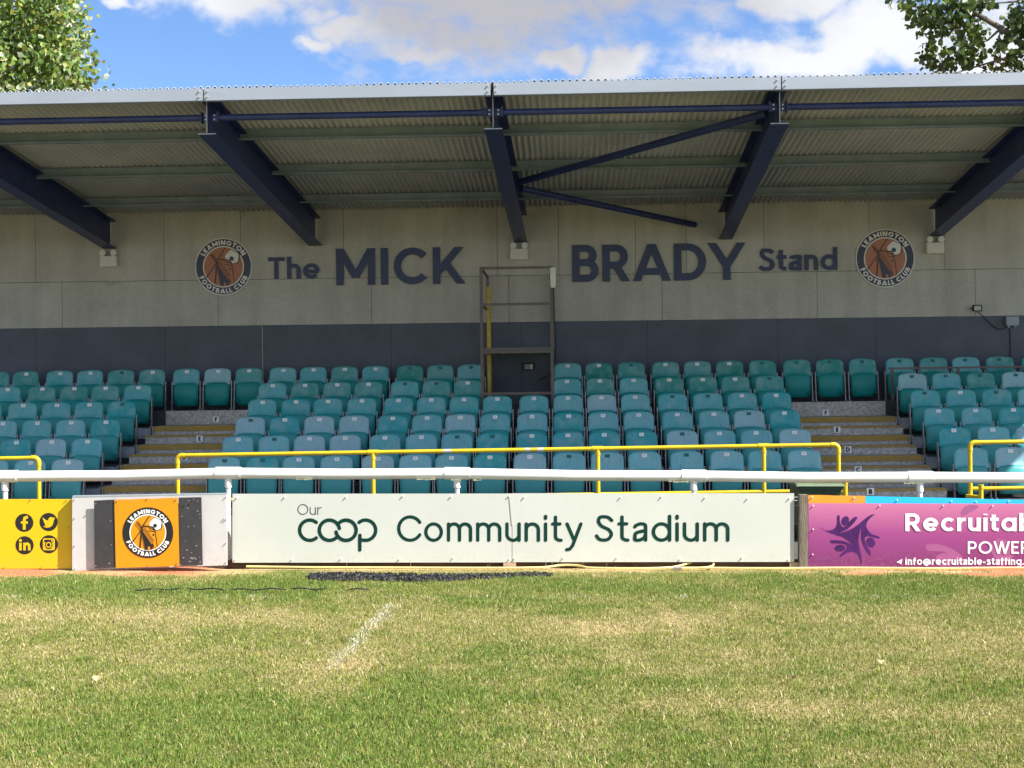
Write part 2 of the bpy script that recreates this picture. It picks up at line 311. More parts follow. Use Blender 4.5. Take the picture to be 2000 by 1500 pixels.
# ------------------------------------------------------------------ lettering: centre-line letters with a stroke weight
def arc(cx, cy, rx, ry, a0, a1, n=18):
    return [(cx+rx*math.cos(R(a0+(a1-a0)*i/n)), cy+ry*math.sin(R(a0+(a1-a0)*i/n))) for i in range(n+1)]
def spline(p, n=6):
    p = [(2*p[0][0]-p[1][0], 2*p[0][1]-p[1][1])]+list(p)+[(2*p[-1][0]-p[-2][0], 2*p[-1][1]-p[-2][1])]; o = []
    for i in range(1, len(p)-2):
        for k in range(n):
            t = k/n; o.append(tuple(0.5*(2*p[i][j]+(p[i+1][j]-p[i-1][j])*t+(2*p[i-1][j]-5*p[i][j]+4*p[i+1][j]-p[i+2][j])*t*t+(3*p[i][j]-p[i-1][j]-3*p[i+1][j]+p[i+2][j])*t**3) for j in (0, 1)))
    return o+[p[-2]]
def glyph(c, wt, rnd, xh=0.70):
    h = wt/2; e = h if rnd else 0.0; x1 = None; lo, hi = 0.0, 1.0
    def V(x, a, b): return [(x, a+e), (x, b-e)]
    def D(xa, ya, xb, yb):                                       # diagonal: square ends run past and are cut flat
        if rnd: return [(xa, ya+(e if ya <= 0.01 else -e if ya >= xh-0.01 else 0)), (xb, yb+(e if yb <= 0.01 else -e if yb >= xh-0.01 else 0))]
        k = 0.25; return [(xa+(xa-xb)*k, ya+(ya-yb)*k), (xb+(xb-xa)*k, yb+(yb-ya)*k)]
    def arch(x, wd, a=0.0): r = wd/2; return [(x, xh-h-r*1.0)]+arc(x+r, xh-h-r, r, r, 180, 0, 12)[1:]+[(x+wd, a+e)]
    low = c.islower()
    if low: hi = 1.02
    if c == 'C': s = [arc(.47, .5, .47-h, .5-h, 40 if not rnd else 32, 320 if not rnd else 328, 26)]; W = .84
    elif c == 'G': s = [arc(.48, .5, .48-h, .5-h, 38, 330, 26)+[(.92-h, .46)], [(.92-h*.2, .46), (.52, .46)]]; W = .93
    elif c == 'O': s = [arc(.49, .5, .49-h, .5-h, 90, 450, 32)]; W = .98
    elif c == 'D': s = [V(h, 0, 1), [(h*.5, h), (.34, h)]+arc(.34, .5, .46-h, .5-h, -90, 90, 18)+[(.34, 1-h), (h*.5, 1-h)]]; W = .80
    elif c == 'B': s = [V(h, 0, 1), [(h*.5, h)]+arc(.37, (h+.52)/2, .29-h, (.52-h)/2, -90, 90, 14)+[(h*.5, .52)], [(h*.5, .525)]+arc(.34, (.525+1-h)/2, .275-h, (1-h-.525)/2, -90, 90, 14)+[(h*.5, 1-h)]]; W = .66
    elif c in 'PR':
        s = [V(h, 0, 1), [(h*.5, .44)]+arc(.34, (.44+1-h)/2, .3-h, (1-h-.44)/2, -90, 90, 14)+[(h*.5, 1-h)]]; W = .64
        if c == 'R': s.append(D(.34, .43, .62-h*.4, 0)[0:2]); s[-1][0] = (.34, .43); W = .68
    elif c == 'S': s = [spline([(.56, .80), (.45, .93-h*.4), (.31, 1-h), (.15, .93-h*.3), (.09+h*.3, .75), (.2, .6), (.32, .53), (.47, .44), (.56-h*.2, .28), (.46, .1+h*.2), (.3, h), (.13, .08+h*.3), (.04, .22)])]; W = .62
    elif c == 's': s = [[(a*.82, b_*xh) for a, b_ in spline([(.54, .78), (.43, .93-h*.9), (.29, 1-h/xh), (.14, .92-h*.7), (.09+h*.3, .74), (.2, .6), (.32, .53), (.47, .44), (.56-h*.2, .28), (.46, .08+h*.7), (.3, h/xh), (.13, .08+h*.6), (.04, .22)])]]; W = .52
    elif c == 'T': s = [[(0+e, 1-h), (.68-e, 1-h)], V(.34, 0, 1-h)]; W = .68
    elif c == 'I': s = [V(h, 0, 1)]; W = wt
    elif c == 'L': s = [V(h, 0, 1), [(h*.5, h), (.5, h)]]; W = .5
    elif c in 'EF':
        s = [V(h, 0, 1), [(h*.5, 1-h), (.54, 1-h)], [(h*.5, .52), (.48, .52)]]; W = .56
        if c == 'E': s.append([(h*.5, h), (.55, h)])
    elif c == 'M': s = [V(h, 0, 1), V(.98-h, 0, 1), D(h*.9, 1, .49, .18), D(.98-h*.9, 1, .49, .18)]; s[2][1] = (.49, .22); s[3][1] = (.49, .22); W = .98
    elif c == 'N': s = [V(h, 0, 1), V(.8-h, 0, 1), D(h, 1, .8-h, 0)]; W = .8
    elif c == 'A': s = [D(h*.9, 0, .46, 1), D(.92-h*.9, 0, .46, 1), [(.2, .26), (.72, .26)]]; W = .92
    elif c == 'K': s = [V(h, 0, 1), D(.16, .36, .66, 1), D(.33, .56, .70, 0)]; s[1][0] = (.1, .28); s[2][0] = (.3, .6); W = .74
    elif c == 'Y': s = [D(h*.6, 1, .42, .38), D(.84-h*.6, 1, .42, .38), V(.42, 0, .48)]; s[0][1] = (.42, .38); s[1][1] = (.42, .38); W = .84
    elif c == 'U': s = [[(h, 1-e)]+arc(.37, .37, .37-h, .37-h, 180, 360, 16)+[(.74-h, 1-e)]]; W = .74
    elif c == 'W': s = [D(h*.5, 1, .33, 0), D(.33, 0, .56, 1), D(.56, 1, .79, 0), D(.79, 0, 1.12-h*.5, 1)]; W = 1.12
    elif c == 'o': s = [arc(.34, xh/2, .34-h, xh/2-h, 90, 450, 28)]; W = .68
    elif c == 'c': s = [arc(.34, xh/2, .34-h, xh/2-h, 45, 315, 22)]; W = .60
    elif c == 'e': s = [arc(.34, xh/2, .34-h, xh/2-h, 0, 318, 24), [(h*.8, xh*.47), (.68-h*.6, xh*.47)]]; W = .68
    elif c == 'q': s = [arc(.34, xh/2, .34-h, xh/2-h, 90, 450, 28), V(.68-h, 0, xh)]; W = .68      # single-storey a
    elif c == 'd': s = [arc(.34, xh/2, .34-h, xh/2-h, 90, 450, 28), V(.68-h, 0, 1.02)]; W = .68
    elif c == 'b': s = [arc(.34, xh/2, .34-h, xh/2-h, 90, 450, 28), V(h, 0, 1.02)]; W = .68
    elif c == 'g': s = [arc(.34, xh/2, .34-h, xh/2-h, 90, 450, 28), [(.68-h, xh-e), (.68-h, -.04)]+arc(.34, -.04, .34-h, .22, 0, -140, 12)]; W = .68; lo = -.4
    elif c == 'a': s = [[(.09, xh*.76)]+spline([(.12, xh*.83), (.28, xh-h), (.44, xh*.86), (.52-h, xh*.62)], 5)+[(.52-h, e)], spline([(.52-h, xh*.56), (.3, xh*.53), (.12, xh*.43), (.03+h, xh*.24), (.1, h+.015), (.24, h), (.4, xh*.2), (.52-h, xh*.36)], 5)]; W = .53
    elif c in 'hn': s = [V(h, 0, 1.02 if c == 'h' else xh), arch(h, .56-wt)]; W = .56
    elif c == 'm': s = [V(h, 0, xh), arch(h, .47-h*1.2), arch(.47-h*.2, .47-h*1.2)]; W = .94-h*.4
    elif c == 'u': s = [[(h, xh-e)]+arc(.28, .28, .28-h, .28-h, 180, 360, 14), V(.56-h, 0, xh)]; W = .56
    elif c == 'r': s = [V(h, 0, xh), arc(.36, xh-h-.26, .36-h, .26, 180, 84, 10)]; W = .38
    elif c == 'i': s = [V(max(h, .05), 0, xh), [(max(h, .05), .86+h*.4), (max(h, .05), .93+h*.5)]]; W = max(wt, .1)
    elif c == 'l': s = [V(max(h, .05), 0, 1.02)]; W = max(wt, .1)
    elif c == 't': s = [[(.16, .93), (.16, .2)]+arc(.34, .2, .18, .2-h, 180, 270, 8)+[(.38-e*.3, h)], [(0+e, xh-h), (.38-e, xh-h)]]; W = .38
    elif c == 'f': s = [[(.16, e), (.16, .8)]+arc(.34, .8, .18, .22-h, 180, 95, 8), [(0+e, xh-h), (.38-e, xh-h)]]; W = .38
    elif c == 'y': s = [D(h, xh, .31, 0), [(.62-h, xh-e)]+[(.26, -.14)]+[(.16, -.27), (.05, -.29)]]; s[0][1] = (.315, .0+h); lo = -.5; W = .62
    elif c == '-': s = [[(0, .34), (.3, .34)]]; W = .34
    elif c == '.': s = [[(h, 0), (h, wt*1.1)]]; W = wt*1.2
    elif c == '@': s = [arc(.46, .36, .22-h, .22-h, 90, 450, 22), [(.68-h, .58), (.68-h, .22)]+arc(.78, .22, .1, .1, 180, 330, 6)+[(.95-h, .36)]+arc(.47, .36, .48-h, .5-h, 0, 290, 28)]; W = .98; lo = -.4; hi = 1.1
    elif c == ' ': s = []; W = .30
    else: s = []; W = .5
    return s, W, lo, hi
def clip(poly, lo, hi):
    for sgn, lim in ((1, lo), (-1, -hi)):
        o = []
        for i, p in enumerate(poly):
            q = poly[(i+1) % len(poly)]; a = sgn*p[1]-lim; b = sgn*q[1]-lim
            if a >= 0: o.append(p)
            if (a >= 0) != (b >= 0): t = a/(a-b); o.append((p[0]+(q[0]-p[0])*t, p[1]+(q[1]-p[1])*t))
        poly = o
        if len(poly) < 3: return []
    return poly
def ribbon(pts, wt, rnd):
    p = [pts[0]]
    for q in pts[1:]:
        if math.hypot(q[0]-p[-1][0], q[1]-p[-1][1]) > 1e-5: p.append(q)
    closed = math.hypot(p[0][0]-p[-1][0], p[0][1]-p[-1][1]) < 1e-4 and len(p) > 3
    if closed: p = p[:-1]
    n = len(p); h = wt/2; out = []; Lf = []; Rt = []
    for i in range(n):
        def un(a, b): d = (b[0]-a[0], b[1]-a[1]); l = math.hypot(*d) or 1; return d[0]/l, d[1]/l
        d0 = un(p[i-1], p[i]) if (i > 0 or closed) else None; d1 = un(p[i], p[(i+1) % n]) if (i < n-1 or closed) else None
        d0 = d0 or d1; d1 = d1 or d0
        nx, ny = -(d0[1]+d1[1]), d0[0]+d1[0]; l = math.hypot(nx, ny) or 1; nx /= l; ny /= l
        k = h/max(0.45, nx*-d0[1]+ny*d0[0])
        Lf.append((p[i][0]+nx*k, p[i][1]+ny*k)); Rt.append((p[i][0]-nx*k, p[i][1]-ny*k))
    for i in range(n if closed else n-1):
        j = (i+1) % n; out.append([Rt[i], Rt[j], Lf[j], Lf[i]])
    if rnd and not closed:
        for (a, b) in ((p[0], p[1]), (p[-1], p[-2])):
            t = math.atan2(a[1]-b[1], a[0]-b[0]); out.append([(a[0]+h*math.cos(t-math.pi/2+math.pi*i/8), a[1]+h*math.sin(t-math.pi/2+math.pi*i/8)) for i in range(9)])
    return out
def layout(text, wt, rnd=False, xh=0.70, gap=0.13):
    x = 0; res = []
    for c in text:
        s, W, lo, hi = glyph(c, wt, rnd, xh); res.append((c, x, s, lo, hi)); x += W + (gap if c != ' ' else 0.05)
    return res, x-gap
def letter_mb(strokes, lo, hi, wt, rnd, fx, y, depth=0.0, step=0.0004):
    """fx maps letter coordinates to (x, z); strokes of one letter sit a hair apart in depth"""
    mb = MB()
    for k, st in enumerate(strokes):
        for iq, q in enumerate(ribbon(st, wt, rnd)):
            q = clip(q, lo, hi)
            if not q: continue
            P = [fx(*a) for a in q]; yy = y-step*k-.00007*(iq % 5)
            ar = sum(P[i][0]*P[(i+1) % len(P)][1]-P[(i+1) % len(P)][0]*P[i][1] for i in range(len(P)))
            if ar < 0: P = P[::-1]
            if depth: mb.prism(P, yy-depth, yy)
            else: mb.add([(a, yy, b) for a, b in P], [tuple(range(len(P)))])
    return mb
def write(text, parent, x0, x1, z0, cap, y, wt, m, rnd=False, xh=0.70, gap=0.13, depth=0.0, name='letter', zslope=0.0, smooth=False):
    lay, tot = layout(text, wt, rnd, xh, gap); sx = (x1-x0)/tot
    for c, x, s, lo, hi in lay:
        if not s: continue
        mb = letter_mb(s, lo, hi, wt, rnd, lambda a, b: (x0+(x+a)*sx, z0+b*cap+zslope*(x0+(x+a)*sx)), y, depth)
        part(name, mb, m, parent)
def write_arc(text, parent, cx, cz, r, cap, y, wt, m, a_mid, span, inward=False, name='letter'):
    lay, tot = layout(text, wt, False, 0.7, 0.16); k = R(span)/tot
    for c, x, s, lo, hi in lay:
        if not s: continue
        def fx(a, b):
            if not inward: t = R(a_mid)+R(span)/2-(x+a)*k; rr = r+b*cap
            else: t = R(a_mid)-R(span)/2+(x+a)*k; rr = r+cap-b*cap
            return cx+rr*math.cos(t), cz+rr*math.sin(t)
        part(name, letter_mb(s, lo, hi, wt, False, fx, y), m, parent)

# ================================================================== GROUND
def lattice(n, seed): return np.random.default_rng(seed).random((n, n))
_lat = [lattice(256, 40+i) for i in range(6)]
def vnoise(x, y, sc, k):
    x = x*sc+100; y = y*sc+100; xi = np.floor(x).astype(int); yi = np.floor(y).astype(int); fx = x-xi; fy = y-yi
    fx = fx*fx*(3-2*fx); fy = fy*fy*(3-2*fy); g = _lat[k]
    a = g[xi % 256, yi % 256]; b = g[(xi+1) % 256, yi % 256]; c = g[xi % 256, (yi+1) % 256]; d = g[(xi+1) % 256, (yi+1) % 256]
    return (a*(1-fx)+b*fx)*(1-fy)+(c*(1-fx)+d*fx)*fy
def fb(x, y, sc, k): return vnoise(x, y, sc, k)*.5+vnoise(x, y, sc*2.1, (k+1) % 6)*.3+vnoise(x, y, sc*4.3, (k+2) % 6)*.2
def sm(a, b, x): t = np.clip((x-a)/(b-a), 0, 1); return t*t*(3-2*t)
FENCE = 12.05
def turf(u, v):
    """dryness 0..1, bare earth 0..1, red clay 0..1, white paint 0..1, rubber crumb 0..1, lushness"""
    n = fb(u, v, 1.1, 0); n2 = fb(u+9, v*1.0, 3.1, 2); n3 = fb(u, v+20, 0.45, 3); n4 = fb(u+4, v+3, 8.0, 1)
    dry = 0.31+0.75*(n-0.5)+0.6*(n2-0.5)+0.5*(n4-.5)
    def ell(cu, cv, ru, rv): return np.exp(-(((u-cu)/ru)**2+((v-cv)/rv)**2))
    dry += 0.42*ell(-2.9, 9.6, 1.2, .42)+0.28*ell(-1.6, 9.5, 1.0, .35)+0.28*ell(-2.6, 8.3, .9, .3)+0.22*ell(0.9, 9.2, 1.3, .5)+0.15*ell(2.2, 8.2, 1.0, .5)+.32*ell(2.1, 6.7, .7, .35)+.2*ell(1.2, 6.9, .5, .2)
    dry -= 0.30*ell(-1.0, 6.7, 1.1, .9)+0.2*ell(-.1, 6.2, 1.0, .7)+.12*ell(-.6, 7.2, .8, .5)
    dry -= 0.30*np.exp(-((v-10.95)/.6)**2)*(1-.3*sm(2.0, 4.0, u))
    stripe = np.abs((u-1.04)-(10.05-v)*0.12)                      # scuffed dry stripe on the right
    dry += 0.45*np.exp(-(stripe/.07)**2)*sm(8.8, 9.1, v)*(1-sm(9.9, 10.2, v))
    side = np.maximum(sm(-1.9, -2.6, u), .8*sm(2.0, 2.8, u)); bare = np.clip(0.95*sm(11.66-.28*side, 12.0-.25*side, v+.35*(n2-.5))*(0.5+.35*side+1.0*(n-.42)), 0, 1)
    bare = np.maximum(bare, .5*sm(.80, .95, n+.35*(n2-.5)+.18*ell(-2.9, 9.6, 1.0, .3)))
    redm = np.maximum(sm(-2.3, -2.9, u), sm(2.5, 3.1, u))
    red = redm*sm(11.5, 11.75, v+.3*(n2-.5))*sm(.36, .52, n2+.25*(n-.5))
    lu = -0.96+(v-7.6)*0.051+ (v-7.6)*0.0                          # faint painted line running away from the camera
    paint = np.exp(-((u-(-.869-(10.2-v)*.064))/.055)**4)*sm(7.2, 8.2, v)*(1-sm(9.95, 10.2, v))*(.5+.5*sm(.35, .6, n4))
    paint = np.maximum(paint, .38*np.exp(-((v-10.42)/.05)**4)*sm(.35, .6, n4))
    crumb = sm(.42, .55, np.exp(-(((v-11.46-.1*sm(-.9, .2, u)-.05*np.sin(u*3.2))/(.25-.1*sm(-.9, 0, u)))**4))*(sm(-1.9, -1.5, u)*(1-sm(.2, .5, u)))*(.5+1.3*(n4-.2)))
    strip = np.exp(-((v-10.62+.012*u)/.018)**4)*sm(-2.95, -2.7, u)*(1-sm(-1.2, -1.0, u))*sm(.3, .5, n4+.25)
    crumb = np.maximum(crumb, strip)
    return np.clip(dry, 0, 1), bare, red, paint, crumb, n3

us = np.concatenate([[-900, -300, -90, -30, -12], np.arange(-6.5, 6.51, .06), [12, 30, 90, 300, 900]])
vs2 = np.concatenate([[-60, -15, 0, 3], np.arange(4.6, 12.6, .06), [14, 20, 40, 90, 300, 1500]])
U, Vv = np.meshgrid(us, vs2); gu = U.ravel(); gv = Vv.ravel()
dry, bare, red, paint, crumb, lush = turf(gu, gv)
gz = (fb(gu, gv, .7, 4)-.5)*.02+(fb(gu, gv, 5, 5)-.5)*.012; far = (np.abs(gu) > 6.6) | (gv < 4.5) | (gv > 12.7); gz[far] = -.02
def mixc(a, b, t): return a*(1-t)[:, None]+np.array(b)*t[:, None]
def soil_col(dry, bare, red, paint, crumb):
    c = np.tile(np.array([[.13, .145, .035]]), (len(dry), 1)); c = mixc(c, (.33, .255, .13), dry); c = mixc(c, (.50, .35, .19), bare)
    c = mixc(c, (.44, .15, .08), red); c = mixc(c, (.014, .014, .016), crumb); return c
gc = soil_col(dry, bare, red, paint, crumb)
nx, ny = len(us), len(vs2)
faces = [(j*nx+i, j*nx+i+1, (j+1)*nx+i+1, (j+1)*nx+i) for j in range(ny-1) for i in range(nx-1)]
me = bpy.data.meshes.new('ground'); me.from_pydata(np.stack([gu, gv, gz], 1).tolist(), [], faces)
ca = me.color_attributes.new('turf', 'FLOAT_COLOR', 'POINT'); ca.data.foreach_set('color', np.concatenate([gc, np.ones((len(gc), 1))], 1).ravel())
gm = bpy.data.materials.new('pitch soil'); gm.use_nodes = True; t = gm.node_tree; b = t.nodes['Principled BSDF']; b.inputs['Roughness'].default_value = .95; b.inputs['Specular IOR Level'].default_value = .1
at = nd(t, 'ShaderNodeVertexColor', layer_name='turf'); g = nd(t, 'ShaderNodeNewGeometry'); n = nd(t, 'ShaderNodeTexNoise'); n.inputs['Scale'].default_value = 45; n.inputs['Detail'].default_value = 5
t.links.new(g.outputs['Position'], n.inputs[0]); mr = nd(t, 'ShaderNodeMapRange'); t.links.new(n.outputs[0], mr.inputs[0]); mr.inputs[1].default_value = .3; mr.inputs[2].default_value = .7; mr.inputs[3].default_value = .62; mr.inputs[4].default_value = 1.3
mu = nd(t, 'ShaderNodeMixRGB', blend_type='MULTIPLY'); mu.inputs[0].default_value = 1; t.links.new(at.outputs[0], mu.inputs[1]); t.links.new(mr.outputs[0], mu.inputs[2]); t.links.new(mu.outputs[0], b.inputs[0])
bm = nd(t, 'ShaderNodeBump'); bm.inputs['Strength'].default_value = .6; bm.inputs['Distance'].default_value = .02; t.links.new(n.outputs[0], bm.inputs['Height']); t.links.new(bm.outputs[0], b.inputs['Normal'])
me.materials.append(gm); gr = link('ground', me); gr.matrix_world = FM; gr['kind'] = 'structure'

mb = MB(); mb.box(-40, 40, 12.42, 26.0, -.3, .02); o = link('path', mb.mesh('path', M['tarmac'])); o.matrix_world = FM; o['kind'] = 'structure'

# grass: one mesh of blades
def grass(nb):
    v = 5.3+(12.0-5.3)*rng.random(nb)**1.12; hw = .37*v+1.1; u = (rng.random(nb)*2-1)*hw
    k = rng.random(nb) < hw/5.6; u = u[k]; v = v[k]
    dry, bare, red, paint, crumb, lush = turf(u, v)
    keep = rng.random(len(u)) > np.clip(bare*.72+red*.6+crumb*.93, 0, .97); u = u[keep]; v = v[keep]
    dry, bare, red, paint, crumb, lush = [a[keep] for a in (dry, bare, red, paint, crumb, lush)]
    n = len(u); z0 = (fb(u, v, .7, 4)-.5)*.02+(fb(u, v, 5, 5)-.5)*.012-.004
    q = rng.random(n); clump = fb(u, v, 14, 3)
    straw = q < np.clip(.05+.55*dry, 0, .75)
    ln = (.012+.018*rng.random(n))*(1.2-.4*dry)*(.5+1.0*clump)*(1-.55*sm(11.55, 11.95, v)); ln[rng.random(n) < .012] *= 2.0
    az = rng.random(n)*2*np.pi; lean = np.abs(rng.normal(0, .55, n))+.12; lean[straw] += .35
    flat = rng.random(n) < .10; lean[flat] = 1.35
    wd = (.0013+.0015*rng.random(n))
    fa = rng.random(n)*2*np.pi; wx = np.cos(fa)*wd; wy = np.sin(fa)*wd
    dx, dy = np.cos(az), np.sin(az)
    mx = u+dx*ln*.5*np.sin(lean*.5); my = v+dy*ln*.5*np.sin(lean*.5); mz = z0+ln*.5*np.cos(lean*.5)
    tx = mx+dx*ln*.5*np.sin(lean); ty = my+dy*ln*.5*np.sin(lean); tz = mz+ln*.5*np.cos(lean)
    P = np.empty((n, 5, 3)); P[:, 0] = np.stack([u-wx, v-wy, z0], 1); P[:, 1] = np.stack([u+wx, v+wy, z0], 1)
    P[:, 2] = np.stack([mx+wx*.85, my+wy*.85, mz], 1); P[:, 3] = np.stack([mx-wx*.85, my-wy*.85, mz], 1); P[:, 4] = np.stack([tx, ty, tz], 1)
    j = rng.random(n)[:, None]; j2 = rng.random(n)
    green = np.array([[.13, .20, .03]])*(1-j)+np.array([[.28, .325, .06]])*j
    green = mixc(green, (.09, .22, .05), np.clip((.5-dry)*1.5, 0, 1)*j2)
    st = np.array([[.45, .36, .19]])*(1-j)+np.array([[.64, .55, .35]])*j
    olive = np.array([[.25, .265, .065]])*(1-j)+np.array([[.37, .355, .11]])*j
    c = np.where(straw[:, None], st, green); mid = (rng.random(n) < .15+.75*dry) & ~straw; c[mid] = olive[mid]
    pm = rng.random(n) < paint*.36; c[pm] = np.array([.72, .74, .68])
    c *= (.64+.52*rng.random(n))[:, None]*(.8+.4*clump)[:, None]
    me = bpy.data.meshes.new('grass'); me.vertices.add(n*5); me.vertices.foreach_set('co', P.ravel())
    base = np.arange(n)*5
    me.loops.add(n*7); me.polygons.add(n*2)
    li = np.stack([base, base+1, base+2, base+3, base+3, base+2, base+4], 1).ravel(); me.loops.foreach_set('vertex_index', li)
    ls = np.empty((n, 2), int); ls[:, 0] = np.arange(n)*7; ls[:, 1] = ls[:, 0]+4; me.polygons.foreach_set('loop_start', ls.ravel())
    me.update(calc_edges=True)
    ca = me.color_attributes.new('turf', 'FLOAT_COLOR', 'POINT'); cc = np.ones((n, 5, 4), np.float32); cc[:, :, :3] = c[:, None, :]; ca.data.foreach_set('color', cc.ravel())
    m = bpy.data.materials.new('grass blades'); m.use_nodes = True; t = m.node_tree; bs = t.nodes['Principled BSDF']; bs.inputs['Roughness'].default_value = .6; bs.inputs['Specular IOR Level'].default_value = .25
    a = nd(t, 'ShaderNodeVertexColor', layer_name='turf'); t.links.new(a.outputs[0], bs.inputs[0])
    tr = nd(t, 'ShaderNodeBsdfTranslucent'); t.links.new(a.outputs[0], tr.inputs[0]); mxs = nd(t, 'ShaderNodeMixShader'); mxs.inputs[0].default_value = .3
    out = t.nodes['Material Output']; t.links.new(bs.outputs[0], mxs.inputs[1]); t.links.new(tr.outputs[0], mxs.inputs[2]); t.links.new(mxs.outputs[0], out.inputs[0])
    me.materials.append(m); o = link('grass', me); o.matrix_world = FM; o['kind'] = 'stuff'
    o['label'] = 'short half-dry green and straw coloured grass of the pitch'; return o
grass(980000)

# black rubber crumb lying on the turf by the boards
mb = MB()
for i in range(5200):
    u = random.uniform(-1.9, .5); v = random.uniform(11.1, 11.85)
    if turf(np.array([u]), np.array([v]))[4][0] < .3: continue
    s = random.uniform(.006, .017); a = random.random()*6.3; ca_, sa = math.cos(a)*s, math.sin(a)*s
    mb.hexa([(u-ca_, v-sa, .0), (u+sa*.5, v-ca_*.5, .0), (u+ca_, v+sa, .0), (u-sa*.5, v+ca_*.5, .0), (u-ca_*.8, v-sa*.8, .012+s*.5), (u+sa*.4, v-ca_*.4, .02+s*.3), (u+ca_*.8, v+sa*.8, .014), (u-sa*.4, v+ca_*.4, .012)])
o = link('rubber_crumb', mb.mesh('rubber_crumb', M['rubber'])); o.matrix_world = FM; o['kind'] = 'stuff'; o['label'] = 'black rubber crumb spilled on the grass before the boards'

# ================================================================== GRANDSTAND
stand = thing('grandstand', 'concrete football grandstand with cantilever corrugated roof and navy steel rafters', 'grandstand', loc=(0, 21.2, 0))
stand_inv = Matrix.Translation((0, -21.2, 0))
def sp(name, parent=None):                                        # plain group part under the stand
    o = link(name, None, stand); o.matrix_parent_inverse = stand_inv; return o
def spart(name, mb, m, parent=None, smooth=False, label=None):
    o = link(name, mb.mesh(name, m, smooth), parent or stand)
    if parent is None: o.matrix_parent_inverse = stand_inv
    if label: o['label'] = label
    return o
XL, XR = -10.5, 9.696
WY = 21.1
ZJ = SZ(538.5, WY); ZD = SZ(629.5, WY)
def zr(Y): return 4.86-(Y-15.1)*.0955                              # underside of the roof
# back wall
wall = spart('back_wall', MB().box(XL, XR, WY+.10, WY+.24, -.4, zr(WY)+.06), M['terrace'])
def panels(js, z0, z1, y0, name, m, gap=.003, wob=0.004):
    xs = [XL]+[SX(p, WY) for p in js]+[XR]; xs = [x for i, x in enumerate(xs) if i == 0 or x > xs[i-1]+.1]
    for a, b2 in zip(xs[:-1], xs[1:]):
        d = random.uniform(0, wob); mb = MB().box(a+gap, b2-gap, y0+d, WY+.099, z0+gap, z1-gap); spart(name, mb, m, wall)
panels([72, 323, 473, 674, 974, 1094, 1244, 1343, 1495, 1701, 1848], ZJ, zr(WY)+.05, WY, 'concrete_panel', M['concrete'])
panels([123, 428, 727, 996, 1295, 1598, 1907], ZD, ZJ, WY+.002, 'concrete_panel', M['concrete'])
panels([72, 324, 516, 765, 1019, 1266, 1520, 1711, 1972], -.4, ZD, WY-.022, 'cladding_panel', M['darkpanel'], gap=.002)
mb = MB().box(SX(515, WY)-.009, SX(515, WY)+.005, WY-.032, WY-.024, 1.4, ZD-.01); spart('joint_strip', mb, M['pale'], wall)
# broken plaster below the left lamp
p = S(216, 552, WY); mb = MB().prism([(p.x-.19, p.z+.012), (p.x-.1, p.z-.01), (p.x-.05, p.z-.05), (p.x+.04, p.z-.045), (p.x+.06, p.z-.015), (p.x+.19, p.z-.01), (p.x+.18, p.z+.02)], WY-.006, WY-.001); spart('plaster_patch', mb, M['pale'], wall)
# roof
roof = sp('roof')
PITCH = .0775; NC = 12; ROOF_A = math.atan(.0955); RLEN = 6.22
mb = MB(); nseg = NC*8
for k, yy in enumerate((0.0, RLEN)):
    for i in range(nseg+1): mb.v.append((i*PITCH/8, yy, .019*math.cos(2*math.pi*i/8)))
for i in range(nseg): mb.f.append((i, i+1, nseg+2+i, nseg+1+i)); mb.m.append(0)
o2 = len(mb.v)
for k, yy in enumerate((0.0, RLEN)):
    for i in range(nseg+1): mb.v.append((i*PITCH/8, yy, .007+.019*math.cos(2*math.pi*i/8)))
for i in range(nseg): mb.f.append((o2+i, o2+nseg+1+i, o2+nseg+2+i, o2+i+1)); mb.m.append(0)
for i in range(nseg): mb.f.append((i, o2+i, o2+i+1, i+1)); mb.m.append(0)
sheet = mb.mesh('roof_sheet', M['sheet'], True)
for k in range(22):
    o = link('roof_sheet', sheet, roof); o.location = (XL+k*(NC*PITCH-.012), 15.072, zr(15.072)+.034+.007*(k % 2)); o.rotation_euler = (-ROOF_A, 0, 0)
